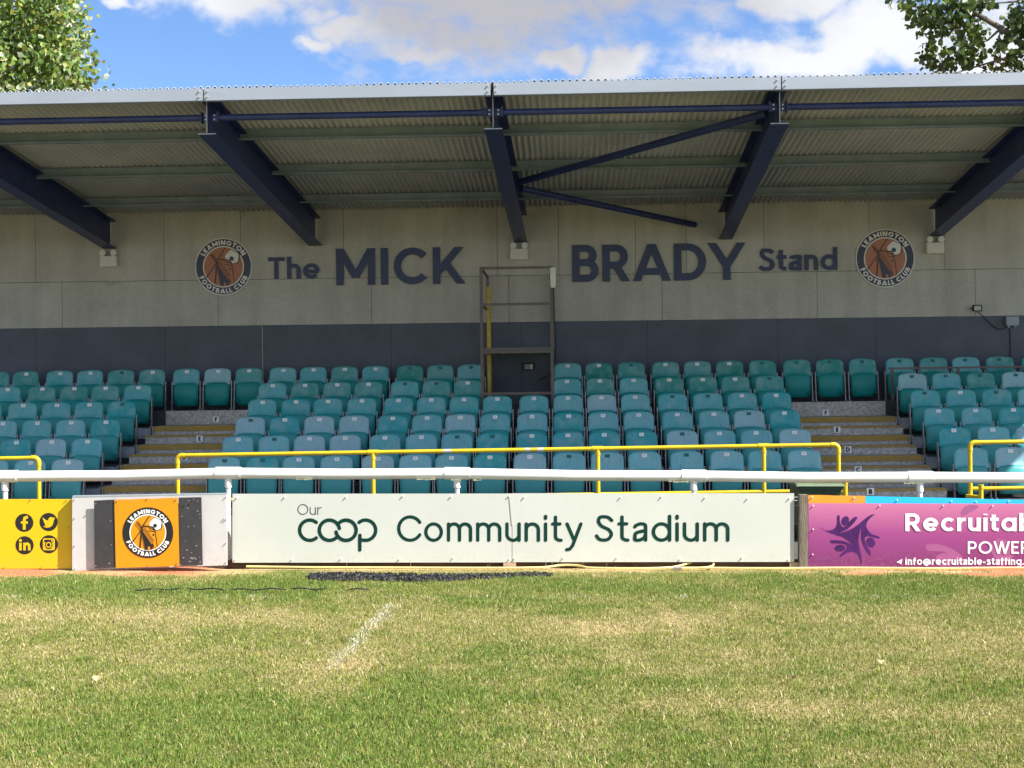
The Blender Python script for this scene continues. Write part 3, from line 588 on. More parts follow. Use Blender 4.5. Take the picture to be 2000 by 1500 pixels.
# rafters
beams = []
fpx = {404: 615, 963: 1017, 1523: 1417}
fr = {a: (S(a, 225, 15.2).x, S(b2, 470, 21.05).x) for a, b2 in fpx.items()}
xs = sorted(fr.values()); step = (xs[2][0]-xs[0][0])/2
beams = [(xs[0][0]-2*step, xs[0][1]-2*step-.03), (xs[0][0]-step, S(214, 470, 21.05).x)]+xs+[(xs[2][0]+step, S(1828, 470, 21.05).x)]
def zb(Y): return 4.415+(Y-15.2)/(21.05-15.2)*(3.765-4.415)
Y0, Y1 = 15.2, 21.06
for (xa, xb) in beams:
    rf = spart('rafter', (lambda mb: mb)(MB()), M['navy']) if False else None
    mb = MB(); t0, t1 = zr(Y0)-.015, zr(Y1)-.10
    def web(w0, w1, za0, zb0, za1, zb1): mb.hexa([(xa+w0, Y0, za0), (xa+w1, Y0, za0), (xb+w1, Y1, za1), (xb+w0, Y1, za1), (xa+w0, Y0, zb0), (xa+w1, Y0, zb0), (xb+w1, Y1, zb1), (xb+w0, Y1, zb1)])
    web(-.006, .006, zb(Y0)+.016, t0-.016, zb(Y1)+.016, t1-.016)
    web(-.1, .1, zb(Y0), zb(Y0)+.015, zb(Y1), zb(Y1)+.015)
    web(-.1, .1, t0-.015, t0, t1-.015, t1)
    rf = spart('rafter', mb, M['navy'])
    mb = MB().box(xa-.005, xa+.005, Y0-.006, Y0-.001, zb(Y0)+.02, t0-.02); mb.box(xa-.1, xa+.1, Y0-.006, Y0-.001, zb(Y0)+.001, zb(Y0)+.013)
    spart('cut_edge', mb, M['steel'], rf)
    mb = MB().box(xb-.16, xb+.16, Y1-.012, Y1+.03, zb(Y1)-.02, t1+.01); spart('wall_plate', mb, M['navy'], rf) if False else None
# purlins, ties, fascia: one piece per bay
bx = [(XL-.05, XL-.05)]+beams+[(XR, XR)]
def at_y(b2, Y): return b2[0]+(b2[1]-b2[0])*(Y-Y0)/(Y1-Y0)
for Yp, dep in ((16.585, .125), (18.257, .132), (19.98, .12)):
    for a, b2 in zip(bx[:-1], bx[1:]):
        xa, xb = at_y(a, Yp)+.01, at_y(b2, Yp)-.01; z1 = zr(Yp)+.002
        if xb-xa < .2: continue
        mb = MB().box(xa, xb, Yp, Yp+.006, z1-dep, z1); mb.box(xa, xb, Yp-.055, Yp-.001, z1-dep-.006, z1-dep+.001); mb.box(xa, xb, Yp-.06, Yp-.055, z1-dep-.006, z1-dep+.016); mb.box(xa, xb, Yp+.007, Yp+.06, z1-.006, z1)
        spart('purlin', mb, M['purlin'], roof)
FY = 15.06
zf1 = SZ(161, FY); zf0 = SZ(184.5, FY)
for i, (a, b2) in enumerate(zip(bx[:-1], bx[1:])):
    xa, xb = a[0]+(.006 if i != 4 else .018), b2[0]-(.006 if i != 3 else .018)
    if i == 4: xa = a[0]+.016
    mb = MB().box(xa, xb, FY, FY+.004, zf0, zf1); mb.box(xa, xb, FY+.004, FY+.07, zf0-.004, zf0); mb.box(xa, xb, FY+.004, FY+.07, zf1-.004, zf1); mb.box(xa, xb, FY+.066, FY+.07, zf0, zf0+.02)
    fa = spart('fascia', mb, M['fascia'], None)
    for xx, on in ((a[0]+.045, i > 0), (b2[0]-.045, i < len(bx)-2)):
        if not on: continue
        for zz in (zf0+.04, zf1-.03):
            mb = MB().tube([(xx, FY-.012, zz), (xx, FY, zz)], .011, 6); spart('bolt', mb, M['bolt'], fa)
for i, (a, b2) in enumerate(zip(bx[:-1], bx[1:])):                # tie pipes
    Yt = 15.34; zt = SZ(219, Yt); xa, xb = at_y(a, Yt), at_y(b2, Yt)
    l0 = .10 if i > 0 else 0; r0 = .10 if i < len(bx)-2 else 0
    tp = spart('tie_pipe', MB().tube([(xa+l0, Yt, zt), (xb-r0, Yt, zt)], .037, 14), M['navy'], None, True)
    for xx, s, on in ((xa, 1, l0 > 0), (xb, -1, r0 > 0)):
        if not on: continue
        mb = MB().box(min(xx+s*.088, xx+s*.1), max(xx+s*.088, xx+s*.1), Yt-.055, Yt+.055, zt-.06, zt+.06); mb.box(min(xx+s*.008, xx+s*.088), max(xx+s*.008, xx+s*.088), Yt-.006, Yt+.006, zt-.045, zt+.045)
        spart('end_plate', mb, M['navy'], tp)
        for zz in (-.022, .022):
            spart('bolt', MB().tube([(xx+s*.05, Yt-.022, zt+zz), (xx+s*.05, Yt-.007, zt+zz)], .011, 6), M['bolt'], tp)
J = S(1016, 361, 18.6)
for a, b2 in ((S(1014, 356, 18.6), S(1497, 221, 15.55)), (S(1018, 368, 18.65), S(1357, 439, 21.08))):
    spart('brace_pipe', MB().tube([a, b2], .046, 14), M['navy'], None, True)
a, b2 = S(1690, 196, 15.55), S(2035, 100, 15.55)
# terrace: platforms under each row
RY = [17.0+.715*i for i in range(6)]
def seat_top(i): return .735+.2315*i
def fl(i): return .135+.2315*i
RISE = .0035                                                       # the terrace climbs a little to the right
def tz(x): return RISE*(x+.8)
YF = [y-.47 for y in RY]
SL = (-5.92, -4.50); SR = (3.14, 4.60)
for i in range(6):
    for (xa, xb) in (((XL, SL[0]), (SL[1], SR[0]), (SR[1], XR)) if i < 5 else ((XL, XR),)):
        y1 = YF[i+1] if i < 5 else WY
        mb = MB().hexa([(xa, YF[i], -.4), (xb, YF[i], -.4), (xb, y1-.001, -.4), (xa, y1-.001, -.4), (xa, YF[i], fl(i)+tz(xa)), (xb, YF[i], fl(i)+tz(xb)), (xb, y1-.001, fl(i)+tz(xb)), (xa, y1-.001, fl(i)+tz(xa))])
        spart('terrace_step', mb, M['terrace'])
def stair(xa, xb):
    st = sp('stairway')
    def blk(y0, y1, z0, z1, x0=xa, x1=xb): return [(x0, y0, z0+tz(x0)), (x1, y0, z0+tz(x1)), (x1, y1, z0+tz(x1)), (x0, y1, z0+tz(x0)), (x0, y0, z1+tz(x0)), (x1, y0, z1+tz(x1)), (x1, y1, z1+tz(x1)), (x0, y1, z1+tz(x0))]
    for i in range(5):
        y1 = YF[i+1]-.02; zt = fl(i)+.018
        spart('tread', MB().hexa(blk(YF[i]+.012, y1, zt-.30, zt, xa+.02, xb-.02)), M['tread'], st)
        spart('nosing', MB().hexa(blk(YF[i]-.006, YF[i]+.011, zt-.066, zt+.004, xa+.03, xb-.06)), M['nosing'], st)
        for s, xx in ((-1, xa), (1, xb)):                          # flanking end blocks and upright brackets
            x0, x1 = (xx-.24, xx+.005) if s < 0 else (xx-.005, xx+.24)
            spart('end_block', MB().hexa(blk(YF[i]-.014, YF[i]-.002, zt-.17, zt-.02, x0, x1)), M['kerbgrey'], st)
            mb = MB()
            for q in (.01, .045): xq = xx-s*q-.009; mb.hexa(blk(YF[i]-.03, YF[i]-.015, zt-.10, zt+.0, xq, xq+.018))
            spart('bracket', mb, M['steel'], st)
        if i > 0:
            zh = zt-.1155
            spart('half_step', MB().hexa(blk(YF[i]-.30, YF[i]-.012, zh-.2, zh, xa+.02, xb-.02)), M['tread'], st)
            spart('nosing', MB().hexa(blk(YF[i]-.312, YF[i]-.301, zh-.024, zh+.003, xa+.02, xb-.02)), M['nosing'], st)
    spart('top_riser', MB().hexa(blk(YF[5]-.018, YF[5]-.003, fl(4)+.02, fl(5)-.005, xa+.02, xb-.03)), M['tread'], st)
    return st
stl = stair(*SL); strr = stair(*SR)
def row_letter(st, c, px, py, Y):
    p = S(px, py, Y); mb = MB().box(p.x-.045, p.x+.045, Y-.004, Y-.001, p.z-.04, p.z+.045); pl = spart('row_plate', mb, M['white'], st)
    s, W, lo, hi = glyph(c, .26, False); lm = letter_mb(s, lo, hi, .26, False, lambda a, b2: (p.x+(a-W/2)*.066, p.z-.028+b2*.062), Y-.006)
    o = link('row_letter', lm.mesh('row_letter', M['black']), st)
for c, px, py in (('F', 422, 819.5), ('E', 390, 857), ('D', 360, 893.5)): row_letter(stl, c, px, py, {'F': YF[5]-.02, 'E': YF[4]-.315, 'D': YF[3]-.315}[c])
for c, px, py in (('F', 1613, 806.5), ('E', 1635, 839.5), ('D', 1656, 878.5), ('C', 1676, 918), ('B', 1700, 960.5)): row_letter(strr, c, px, py, {'F': YF[5]-.02, 'E': YF[4]-.315, 'D': YF[3]-.315, 'C': YF[2]-.315, 'B': YF[1]-.315}[c])

# ================================================================== SEATS
def back_surf(s, t):                                               # s -1..1 across, t 0..1 up; x, y, z of the front face
    hw = .204-.006*t
    if t > .7: hw -= .022*((t-.7)/.3)**4
    z = .372+.232*t+.016*(1-s*s)*t-.012*(1-s*s)*(1-t)*0+.02*(1-s*s)*(1-t)*.7
    if t > .85: z -= .012*abs(s)**8
    y = .045*t-.028*s*s-.03*max(0, .16-t)/.16
    return hw*s, y, z
def grid_shell(f, ns, ntt, th):
    mb = MB(); A = []
    for k in (0, 1):
        for j in range(ntt+1):
            for i in range(ns+1):
                x, y, z = f(-1+2*i/ns, j/ntt); mb.v.append((x*(1 if k == 0 else .985), y+th*k, z-(.004*k if j == ntt else 0)))
    n = (ns+1)*(ntt+1)
    for j in range(ntt):
        for i in range(ns):
            a = j*(ns+1)+i; mb.f.append((a, a+1, a+ns+2, a+ns+1)); mb.f.append((n+a, n+a+ns+1, n+a+ns+2, n+a+1))
    ed = [j*(ns+1) for j in range(ntt+1)]; er = [j*(ns+1)+ns for j in range(ntt+1)]
    for q, fl_ in ((ed, 0), (er, 1), (list(range(ns+1)), 1), (list(range(ntt*(ns+1), (ntt+1)*(ns+1))), 0)):
        for a, c in zip(q[:-1], q[1:]): mb.f.append((a, n+a, n+c, c) if fl_ else (a, c, n+c, n+a))
    mb.m = [0]*len(mb.f); return mb
def pan_surf(s, t):
    hw = .19-.018*(1-t)**2
    if t < .12: hw -= .02*((.12-t)/.12)**2
    y = -.035-.05*math.sin(math.pi*min(1, max(0, t*.9+.02)))-.012*(1-s*s)+.02*abs(s)**6
    return hw*s, y, .055+.335*t+.018*(1-s*s)*t
me_back = grid_shell(back_surf, 10, 8, .022).mesh('backrest', M['seatback'], True)
pb = grid_shell(pan_surf, 8, 8, .05)
for s in (-1, 1):                                                  # hinge gills low on each side
    for k in range(3): pb.box(min(s*.135, s*.188), max(s*.135, s*.188), -.105, -.05, .105+k*.022, .113+k*.022)
me_pan = pb.mesh('seat_pan', M['seatpan'], True)
br = MB(); br.hexa([(-.006, -.06, 0), (.006, -.06, 0), (.006, .0, 0), (-.006, .0, 0), (-.006, -.02, .43), (.006, -.02, .43), (.006, .03, .43), (-.006, .03, .43)])
br.box(-.012, .012, -.1, .08, -.002, .012); br.tube([(-.024, -.06, .125), (.024, -.06, .125)], .009, 6); br.tube([(-.02, -.01, .30), (.02, -.01, .30)], .006, 6)
me_br = br.mesh('support_bracket', M['steel'])
yt, zt_ = back_surf(0, .80)[1:]
pl = MB().prism([(-.031, -.016), (-.025, -.022), (.025, -.022), (.031, -.016), (.031, .016), (.025, .022), (-.025, .022), (-.031, .016)], yt-.007, yt-.003)
pl.box(-.009, -.002, yt-.0085, yt-.0072, -.005, .005, 1); pl.box(.002, .009, yt-.0085, yt-.0072, -.005, .005, 1)
pl.v = [(x, y+(z)*.19, z+zt_) for x, y, z in pl.v]; me_plate = pl.mesh('number_plate', [M['white'], M['mark']])
tp = MB().prism([(-.03, -.02), (.03, -.02), (.03, .02), (-.03, .02)], yt-.0035, yt-.001); tp.v = [(x, y+z*.19, z+zt_) for x, y, z in tp.v]; me_patch = tp.mesh('tag_recess', M['tagpatch'])
ORD = ['first', 'second', 'third', 'fourth', 'fifth', 'sixth', 'seventh', 'eighth']
ROW = ['front row', 'second row', 'third row', 'fourth row', 'fifth row', 'back row']
DX = -.075
CEN = [x+DX for x in (-4.19, -3.72, -3.255, -2.79, -2.275, -1.81, -1.355, -.895, -.39, .08, .55, 1.02, 1.53, 2.01, 2.48, 2.955)]
LFT = [x+DX for x in (-6.17, -6.64, -7.11, -7.58, -8.09, -8.56)]
RGT = [x+DX for x in (4.97, 5.455, 5.94, 6.425, 6.93, 7.41)]
MID = {'left': [x+DX for x in (-5.64, -5.17, -4.70)], 'right': [x+DX for x in (3.47, 3.95, 4.43)]}
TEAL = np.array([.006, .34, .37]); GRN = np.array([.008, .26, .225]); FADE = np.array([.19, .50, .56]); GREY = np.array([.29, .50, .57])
no_tag = {('C', 5, 4), ('C', 5, 5), ('C', 5, 6), ('C', 5, 11), ('C', 5, 15), ('C', 4, 4), ('C', 4, 5), ('C', 4, 15), ('C', 3, 12), ('C', 3, 13), ('C', 2, 0), ('C', 2, 14), ('C', 1, 1), ('C', 1, 6), ('C', 1, 7), ('C', 1, 12), ('C', 0, 0), ('C', 0, 1), ('C', 0, 9), ('C', 0, 10), ('C', 0, 12),
          ('R', 5, 0), ('R', 5, 1), ('R', 5, 2), ('R', 5, 3), ('R', 4, 0), ('R', 4, 1), ('R', 4, 2), ('R', 4, 3), ('R', 3, 0), ('R', 3, 2), ('L', 5, 1), ('L', 3, 0), ('M', 5, 3), ('M', 5, 4), ('M', 5, 5)}
fresh = {('C', 1, 8), ('C', 1, 9), ('C', 1, 10), ('C', 1, 11), ('C', 1, 7), ('C', 2, 4), ('C', 2, 1), ('C', 2, 9), ('C', 0, 1), ('C', 3, 1), ('R', 1, 0), ('R', 2, 2), ('L', 2, 0), ('L', 1, 2), ('L', 3, 0), ('C', 4, 13), ('C', 4, 12), ('C', 2, 15), ('C', 0, 7), ('R', 3, 2), ('C', 3, 15)}
greyed = {('C', 2, 0), ('C', 0, 8), ('C', 1, 3), ('C', 1, 2), ('C', 1, 15), ('C', 2, 6), ('C', 3, 10), ('C', 2, 14), ('C', 1, 12), ('R', 4, 0), ('R', 4, 3), ('R', 0, 1), ('L', 0, 0), ('L', 1, 1), ('C', 2, 2), ('C', 0, 4), ('M', 5, 1), ('C', 2, 3), ('R', 1, 2)}
def seat(x, i, blk, k, where):
    key = (blk, i, k); rr = random.Random(hash((i, k, ord(blk[0])))).random() if False else random.random()
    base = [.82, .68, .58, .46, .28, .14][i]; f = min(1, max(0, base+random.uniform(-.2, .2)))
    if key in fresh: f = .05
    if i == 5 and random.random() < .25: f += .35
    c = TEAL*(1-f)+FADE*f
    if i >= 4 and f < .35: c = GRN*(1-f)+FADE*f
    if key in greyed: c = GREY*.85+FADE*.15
    adj = 'grey-blue faded' if key in greyed else ('bright teal' if f < .2 else 'teal' if f < .45 else 'faded teal')
    tagw = 'without number tag' if key in no_tag else 'with white tag'
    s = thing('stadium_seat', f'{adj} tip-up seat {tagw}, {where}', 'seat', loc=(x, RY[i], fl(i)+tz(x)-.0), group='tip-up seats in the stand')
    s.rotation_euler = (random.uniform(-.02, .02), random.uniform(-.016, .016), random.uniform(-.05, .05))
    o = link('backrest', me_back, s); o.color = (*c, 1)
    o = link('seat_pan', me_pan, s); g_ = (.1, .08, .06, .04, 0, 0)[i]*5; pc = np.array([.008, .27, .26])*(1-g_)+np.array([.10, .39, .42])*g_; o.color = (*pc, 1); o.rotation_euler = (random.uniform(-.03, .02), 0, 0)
    for q in (-1, 1): o = link('support_bracket', me_br, s); o.location = (q*.215, 0, 0)
    link('tag_recess' if key in no_tag else 'number_plate', me_patch if key in no_tag else me_plate, s)
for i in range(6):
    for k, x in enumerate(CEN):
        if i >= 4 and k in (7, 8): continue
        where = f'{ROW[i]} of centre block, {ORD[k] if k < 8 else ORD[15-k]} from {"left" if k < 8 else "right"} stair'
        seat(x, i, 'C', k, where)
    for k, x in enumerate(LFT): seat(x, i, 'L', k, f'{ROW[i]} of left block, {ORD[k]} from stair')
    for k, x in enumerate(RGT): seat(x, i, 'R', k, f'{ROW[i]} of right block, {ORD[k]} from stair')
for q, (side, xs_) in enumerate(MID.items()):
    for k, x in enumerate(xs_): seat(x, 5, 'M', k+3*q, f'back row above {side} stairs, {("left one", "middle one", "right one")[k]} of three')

# ================================================================== WALL LETTERING, BADGES, LAMPS
def lettering(text, px0, px1, pyb0, cap_px, label, wt, gap=.12):
    a = S(px0, pyb0, WY-.01); x1 = SX(px1, WY-.01); cap = cap_px/FPX*WY
    t_ = thing('wall_lettering', label, 'lettering', loc=(a.x, WY-.01, a.z))
    write(text, t_, 0, x1-a.x, 0, cap, -.004, wt, M['letter'], gap=gap, depth=.008)
lettering('The', 524, 627, 545.5, 43, 'navy word The in small letters left of MICK on the wall', .175, .10)
lettering('MICK', 657, 906, 557.5, 72, 'navy word MICK in large capitals on the concrete wall', .185, .14)
lettering('BRADY', 1118, 1455, 551, 72, 'navy word BRADY in large capitals on the concrete wall', .188, .09)
lettering('Stand', 1483, 1638, 529.5, 43.5, 'navy word Stand in small letters right of BRADY on the wall', .175, .10)

def badge(parent, cx, cz, r, y, mo, mring, mwhite, mline, rim=True):
    """round club badge: ring with lettering, windmill and football; layers a millimetre apart towards -y"""
    q = .0012
    part('backing', MB().disc(cx, cz, r, y, 56), mwhite if rim else mring, parent)
    part('ring', MB().ring(cx, cz, r*.72, r*.965 if rim else r*.998, y-q, 56), mring, parent)
    part('inner_rim', MB().ring(cx, cz, r*.685, r*.725, y-2*q, 56), mwhite, parent)
    part('field', MB().disc(cx, cz, r*.69, y-1.5*q, 48), mo, parent)
    write_arc('LEAMINGTON', parent, cx, cz, r*.76, r*.165, y-2*q, .25, mwhite, 90, 122)
    write_arc('FOOTBALL CLUB', parent, cx, cz, r*.765, r*.165, y-2*q, .25, mwhite, 270, 134, True)
    X = lambda a: cx+a*r; Z = lambda a: cz+a*r
    def poly(pts, k): return MB().add([(X(a), y-k*q, Z(b2)) for a, b2 in pts], [tuple(range(len(pts)))])
    def line(mb, a, b2, wd, k):
        for qd in ribbon([a, b2], wd, False): mb.add([(X(u), y-k*q, Z(v)) for u, v in qd], [tuple(range(4))])
    # football
    ball = [(.31+.235*(1-.07*math.cos(5*t+.6))*math.cos(t), .33+.235*(1-.07*math.cos(5*t+.6))*math.sin(t)) for t in [2*math.pi*i/30 for i in range(30)]]
    part('ball_outline', poly([(.325+(a-.31)*1.12, .325+(b2-.33)*1.1) for a, b2 in ball], 2), mline, parent)
    part('ball', poly(ball, 3), mwhite, parent)
    part('ball_patch', poly([(.29+.088*math.cos(R(90+72*i)), .28+.088*math.sin(R(90+72*i))) for i in range(5)], 4), mring, parent)
    # windmill: cap, tower, sails
    part('mill_body', poly([(-.16, .26), (.08, .28), (.30, .12), (.37, -.60), (-.05, -.66)], 4.5), mo, parent)
    part('mill_shade', poly([(-.24, .04), (-.10, .02), (.16, -.44), (.20, -.645), (-.10, -.675)], 5), mring, parent)
    part('mill_door', poly([(0.01, -.55), (.09, -.55), (.09, -.665), (.01, -.67)], 6), mo, parent)
    mb = MB(); line(mb, (-.24, .05), (-.30, -.61), .045, 5.5); line(mb, (.29, .08), (.385, -.57), .03, 5.6); line(mb, (.05, .18), (.30, .10), .03, 5.7); line(mb, (.02, .08), (.32, .04), .03, 5.8); line(mb, (-.2, .27), (.2, .22), .05, 5.9); line(mb, (.2, .22), (.3, .1), .05, 6.1); line(mb, (.18, -.42), (.24, -.58), .06, 5.95)
    mb.disc(X(.23), Z(-.08), r*.04, y-6*q, 10); part('mill_lines', mb, mline, parent)
    part('sail_cloth', poly([(-.24, .12), (-.12, .22), (.26, -.34), (.15, -.46)], 6.3), mo, parent)
    mb = MB()
    for k in range(4): s_ = k/3; line(mb, (-.235+.11*s_, .11+.1*s_), (.14+.11*s_, -.45+.11*s_), .022, 6.6+.1*k)
    line(mb, (.08, .67), (-.26, .16), .035, 7); line(mb, (-.20, .20), (-.59, -.38), .022, 7.1); line(mb, (-.62, -.36), (-.20, .14), .02, 7.2); line(mb, (-.44, .43), (-.18, .08), .05, 7.3); line(mb, (-.38, .45), (-.2, .2), .02, 7.4)
    part('sails', mb, mline, parent)
for px, py, lb in ((436.5, 521, 'round club badge with windmill and football left of the word The'), (1729, 504.5, 'round club badge with windmill and football right of the word Stand')):
    p = S(px, py, WY-.012); t_ = thing('wall_badge', lb, 'badge', loc=(p.x, WY-.012, p.z-.44), group='club badges on the wall')
    badge(t_, 0, .44, 56.5/FPX*WY, 0, M['badgeorange'], M['badgeblue'], M['badgewhite'], M['badgeline'])
for px, py, lb in ((213, 511, 'white twin-spot emergency lamp under the leftmost visible rafter'), (1014, 497, 'white twin-spot emergency lamp above the scaffold platform'), (1826, 485, 'white twin-spot emergency lamp right of the right-hand club badge')):
    p = S(px, py, WY-.05); t_ = thing('emergency_lamp', lb, 'lamp', loc=(p.x, WY-.002, p.z), group='emergency lamps on the wall')
    part('housing', MB().box(-.125, .125, -.09, 0, -.075, .075), M['cream'], t_)
    part('cover_lip', MB().box(-.13, .13, -.096, -.09, -.08, .08), M['cream'], t_)
    for s in (-1, 1):
        h_ = part('lamp_head', MB().tube([(s*.085, 0, .14), (s*.085, -.05, .135), (s*.085, -.10, .13)], [.03, .048, .05], 14), M['cream'], t_, True)
        part('lens', MB().tube([(s*.085, -.10, .13), (s*.085, -.106, .13)], .042, 14), M['lens'], h_)
        part('stem', MB().box(s*.085-.012, s*.085+.012, -.05, -.03, .075, .10), M['cream'], t_)
p = S(1909, 602, WY-.12); t_ = thing('floodlight', 'small black floodlight on the wall at upper right', 'floodlight', loc=(p.x, WY, p.z))
part('bracket', MB().box(-.06, -.03, -.08, 0, -.015, .015), M['rubber'], t_)
hd = part('lamp_body', MB().hexa([(-.065, -.13, -.05), (.055, -.16, -.05), (.055, -.12, -.045), (-.065, -.09, -.045), (-.055, -.09, .05), (.068, -.12, .05), (.068, -.07, .05), (-.055, -.05, .05)]), M['rubber'], t_)
part('lens', MB().add([(-.050, -.1315, -.034), (.041, -.154, -.034), (.053, -.126, .034), (-.041, -.1035, .034)], [(0, 1, 2, 3)]), M['lens'], t_)
p2 = S(1976, 629, WY-.06); t_ = thing('junction_box', 'grey junction box on the dark cladding at far right', 'junction box', loc=(p2.x, WY-.024, p2.z))
part('box_body', MB().box(-.085, .085, -.08, 0, -.055, .075), M['greybox'], t_); part('lid', MB().box(-.092, .092, -.088, -.08, -.045, .08), M['greybox'], t_)
for s in (-1, 1): part('gland', MB().tube([(s*.045, -.04, -.055), (s*.045, -.04, -.08)], .02, 8), M['greybox'], t_)
pts = [S(1912, 609, WY-.10), S(1922, 619, WY-.05), S(1932, 630, WY-.035), S(1946, 641, WY-.035), S(1958, 642.5, WY-.035), S(1970, 637, WY-.06)]
o = link('power_cable', MB().tube([Vector(q) for q in spline([(a.x, a.z) for a in pts], 4) for q in [(q[0], WY-.045, q[1])]], .006, 6).mesh('power_cable', M['rubber'], True)); tag(o, 'black cable drooping from floodlight to grey junction box', 'cable')
a = S(1973, 640, WY-.04); o = link('drop_cable', MB().tube([(a.x, WY-.04, a.z-.02), (a.x, WY-.04, 1.2)], .006, 6).mesh('drop_cable', M['rubber'])); tag(o, 'thin dark cable dropping straight down below the grey junction box', 'cable')

# scaffold platform (camera gantry)
GY, GB = 19.42, 20.98
gx0, gx1 = SX(942, GY), SX(1079, GY)
ga = thing('camera_gantry', 'tall brown steel scaffold platform standing in the middle of the seats', 'platform', loc=((gx0+gx1)/2, GY, fl(3)))
gi = Matrix.Translation((-(gx0+gx1)/2, -GY, -fl(3)))
def gp(name, mb, m, smooth=False): o = part(name, mb, m, ga, smooth); o.matrix_parent_inverse = gi; return o
ztop = SZ(523, GY); zmid = SZ(594, GY); zdk = SZ(683, GY); zlow = SZ(768.5, GY)
for x in (gx0, gx1):
    gp('post', MB().box(x-.022, x+.022, GY-.022, GY+.022, fl(3)-.0, ztop+.02), M['gantry'])
    gp('post', MB().box(x-.022, x+.022, GB-.022, GB+.022, fl(5), ztop+.02), M['gantry'])
for zz in (ztop, zmid, zlow):
    gp('crossbar', MB().box(gx0+.022, gx1-.022, GY-.016, GY+.016, zz-.018, zz+.018), M['gantry'])
for x in (gx0, gx1):
    gp('side_rail', MB().box(x-.014, x+.014, GY+.022, GB-.022, ztop-.016, ztop+.016), M['gantry']); gp('side_rail', MB().box(x-.014, x+.014, GY+.022, GB-.022, zmid-.014, zmid+.014), M['gantry'])
    gp('side_rail', MB().box(x-.018, x+.018, GY+.022, GB-.022, zdk-.03, zdk+.03), M['gantry'])
gp('deck_edge', MB().box(gx0+.022, gx1-.022, GY-.02, GY+.02, zdk-.005, zdk+.028), M['gantry'])
gp('deck', MB().box(gx0+.03, gx1-.03, GY+.022, GB-.03, zdk-.045, zdk-.006), M['tread'])
gp('deck_joist', MB().box(gx0+.022, gx1-.022, GY-.012, GY+.012, zdk-.05, zdk-.008), M['gantry'])
lad = thing('ladder', 'faded yellow ladder standing upright inside the scaffold platform', 'ladder', loc=(gx0+.045, 20.55, fl(4)))
lx = gx0+.11
for yy in (20.3, 20.62):
    part('stile', MB().box(-.02, .02, yy-20.55-.02, yy-20.55+.02, 0.27, SZ(560, 20.4)-fl(4)), M['ladder'], lad)
for k in range(6): part('rung', MB().tube([(0, -.23, .45+.28*k), (0, .05, .45+.28*k)], .014, 8), M['ladder'], lad)
p = S(1080, 540, GY-.03); t_ = thing('white_box', 'narrow cream speaker box on the scaffold top right corner', 'speaker', loc=(p.x, GY-.03, p.z-.13))
part('case', MB().box(-.038, .038, -.06, .005, 0, .25), M['cream'], t_); part('base_cap', MB().box(-.032, .032, -.054, 0, -.03, 0), M['cream'], t_); part('clamp', MB().box(-.05, .0, .0, .02, .08, .12), M['gantry'], t_)
o = link('gantry_cable', MB().tube([(p.x+.01, GY-.05, p.z-.16), (p.x+.015, GY-.03, p.z-.6), (p.x+.03, GY-.01, p.z-1.0), (p.x-.02, GY+.3, p.z-1.35), (p.x-.25, 20.9, p.z-1.45)], .007, 6).mesh('gantry_cable', M['rubber'], True)); tag(o, 'black cable running down the right side of the scaffold platform', 'cable')
p = S(1033, 716, WY-.04); t_ = thing('wall_socket', 'small dirty socket box on the wall below the scaffold deck', 'socket', loc=(p.x, WY-.024, p.z))
part('back_box', MB().box(-.085, .085, -.05, 0, -.055, .06), M['rubber'], t_); part('socket_face', MB().box(-.065, .01, -.06, -.05, -.04, .035), M['greybox'], t_); part('switch', MB().box(.016, .06, -.062, -.05, -.04, .035), M['cream'], t_)
# dark crowd rail at right
hr = thing('crowd_rail', 'dark brown metal rail before the back row right block seats', 'rail', loc=(SX(1742, 20.16), 20.16, fl(4)))
hi_ = Matrix.Translation(-hr.location)
zc = SZ(719.5+8, 20.16); xa = SX(1736, 20.16)
def hp(n, mb): o = part(n, mb, M['gantry'], hr); o.matrix_parent_inverse = hi_
hp('top_bar', MB().box(xa, XR-.3, 20.14, 20.18, zc-.016, zc+.012))
for px in (1743, 1872): x = SX(px, 20.16); hp('post', MB().box(x-.02, x+.02, 20.145, 20.175, fl(4)+tz(x), zc-.017))
x = SX(2003, 20.16); hp('post', MB().box(x-.02, x+.02, 20.145, 20.175, fl(4)+tz(x), zc-.017))

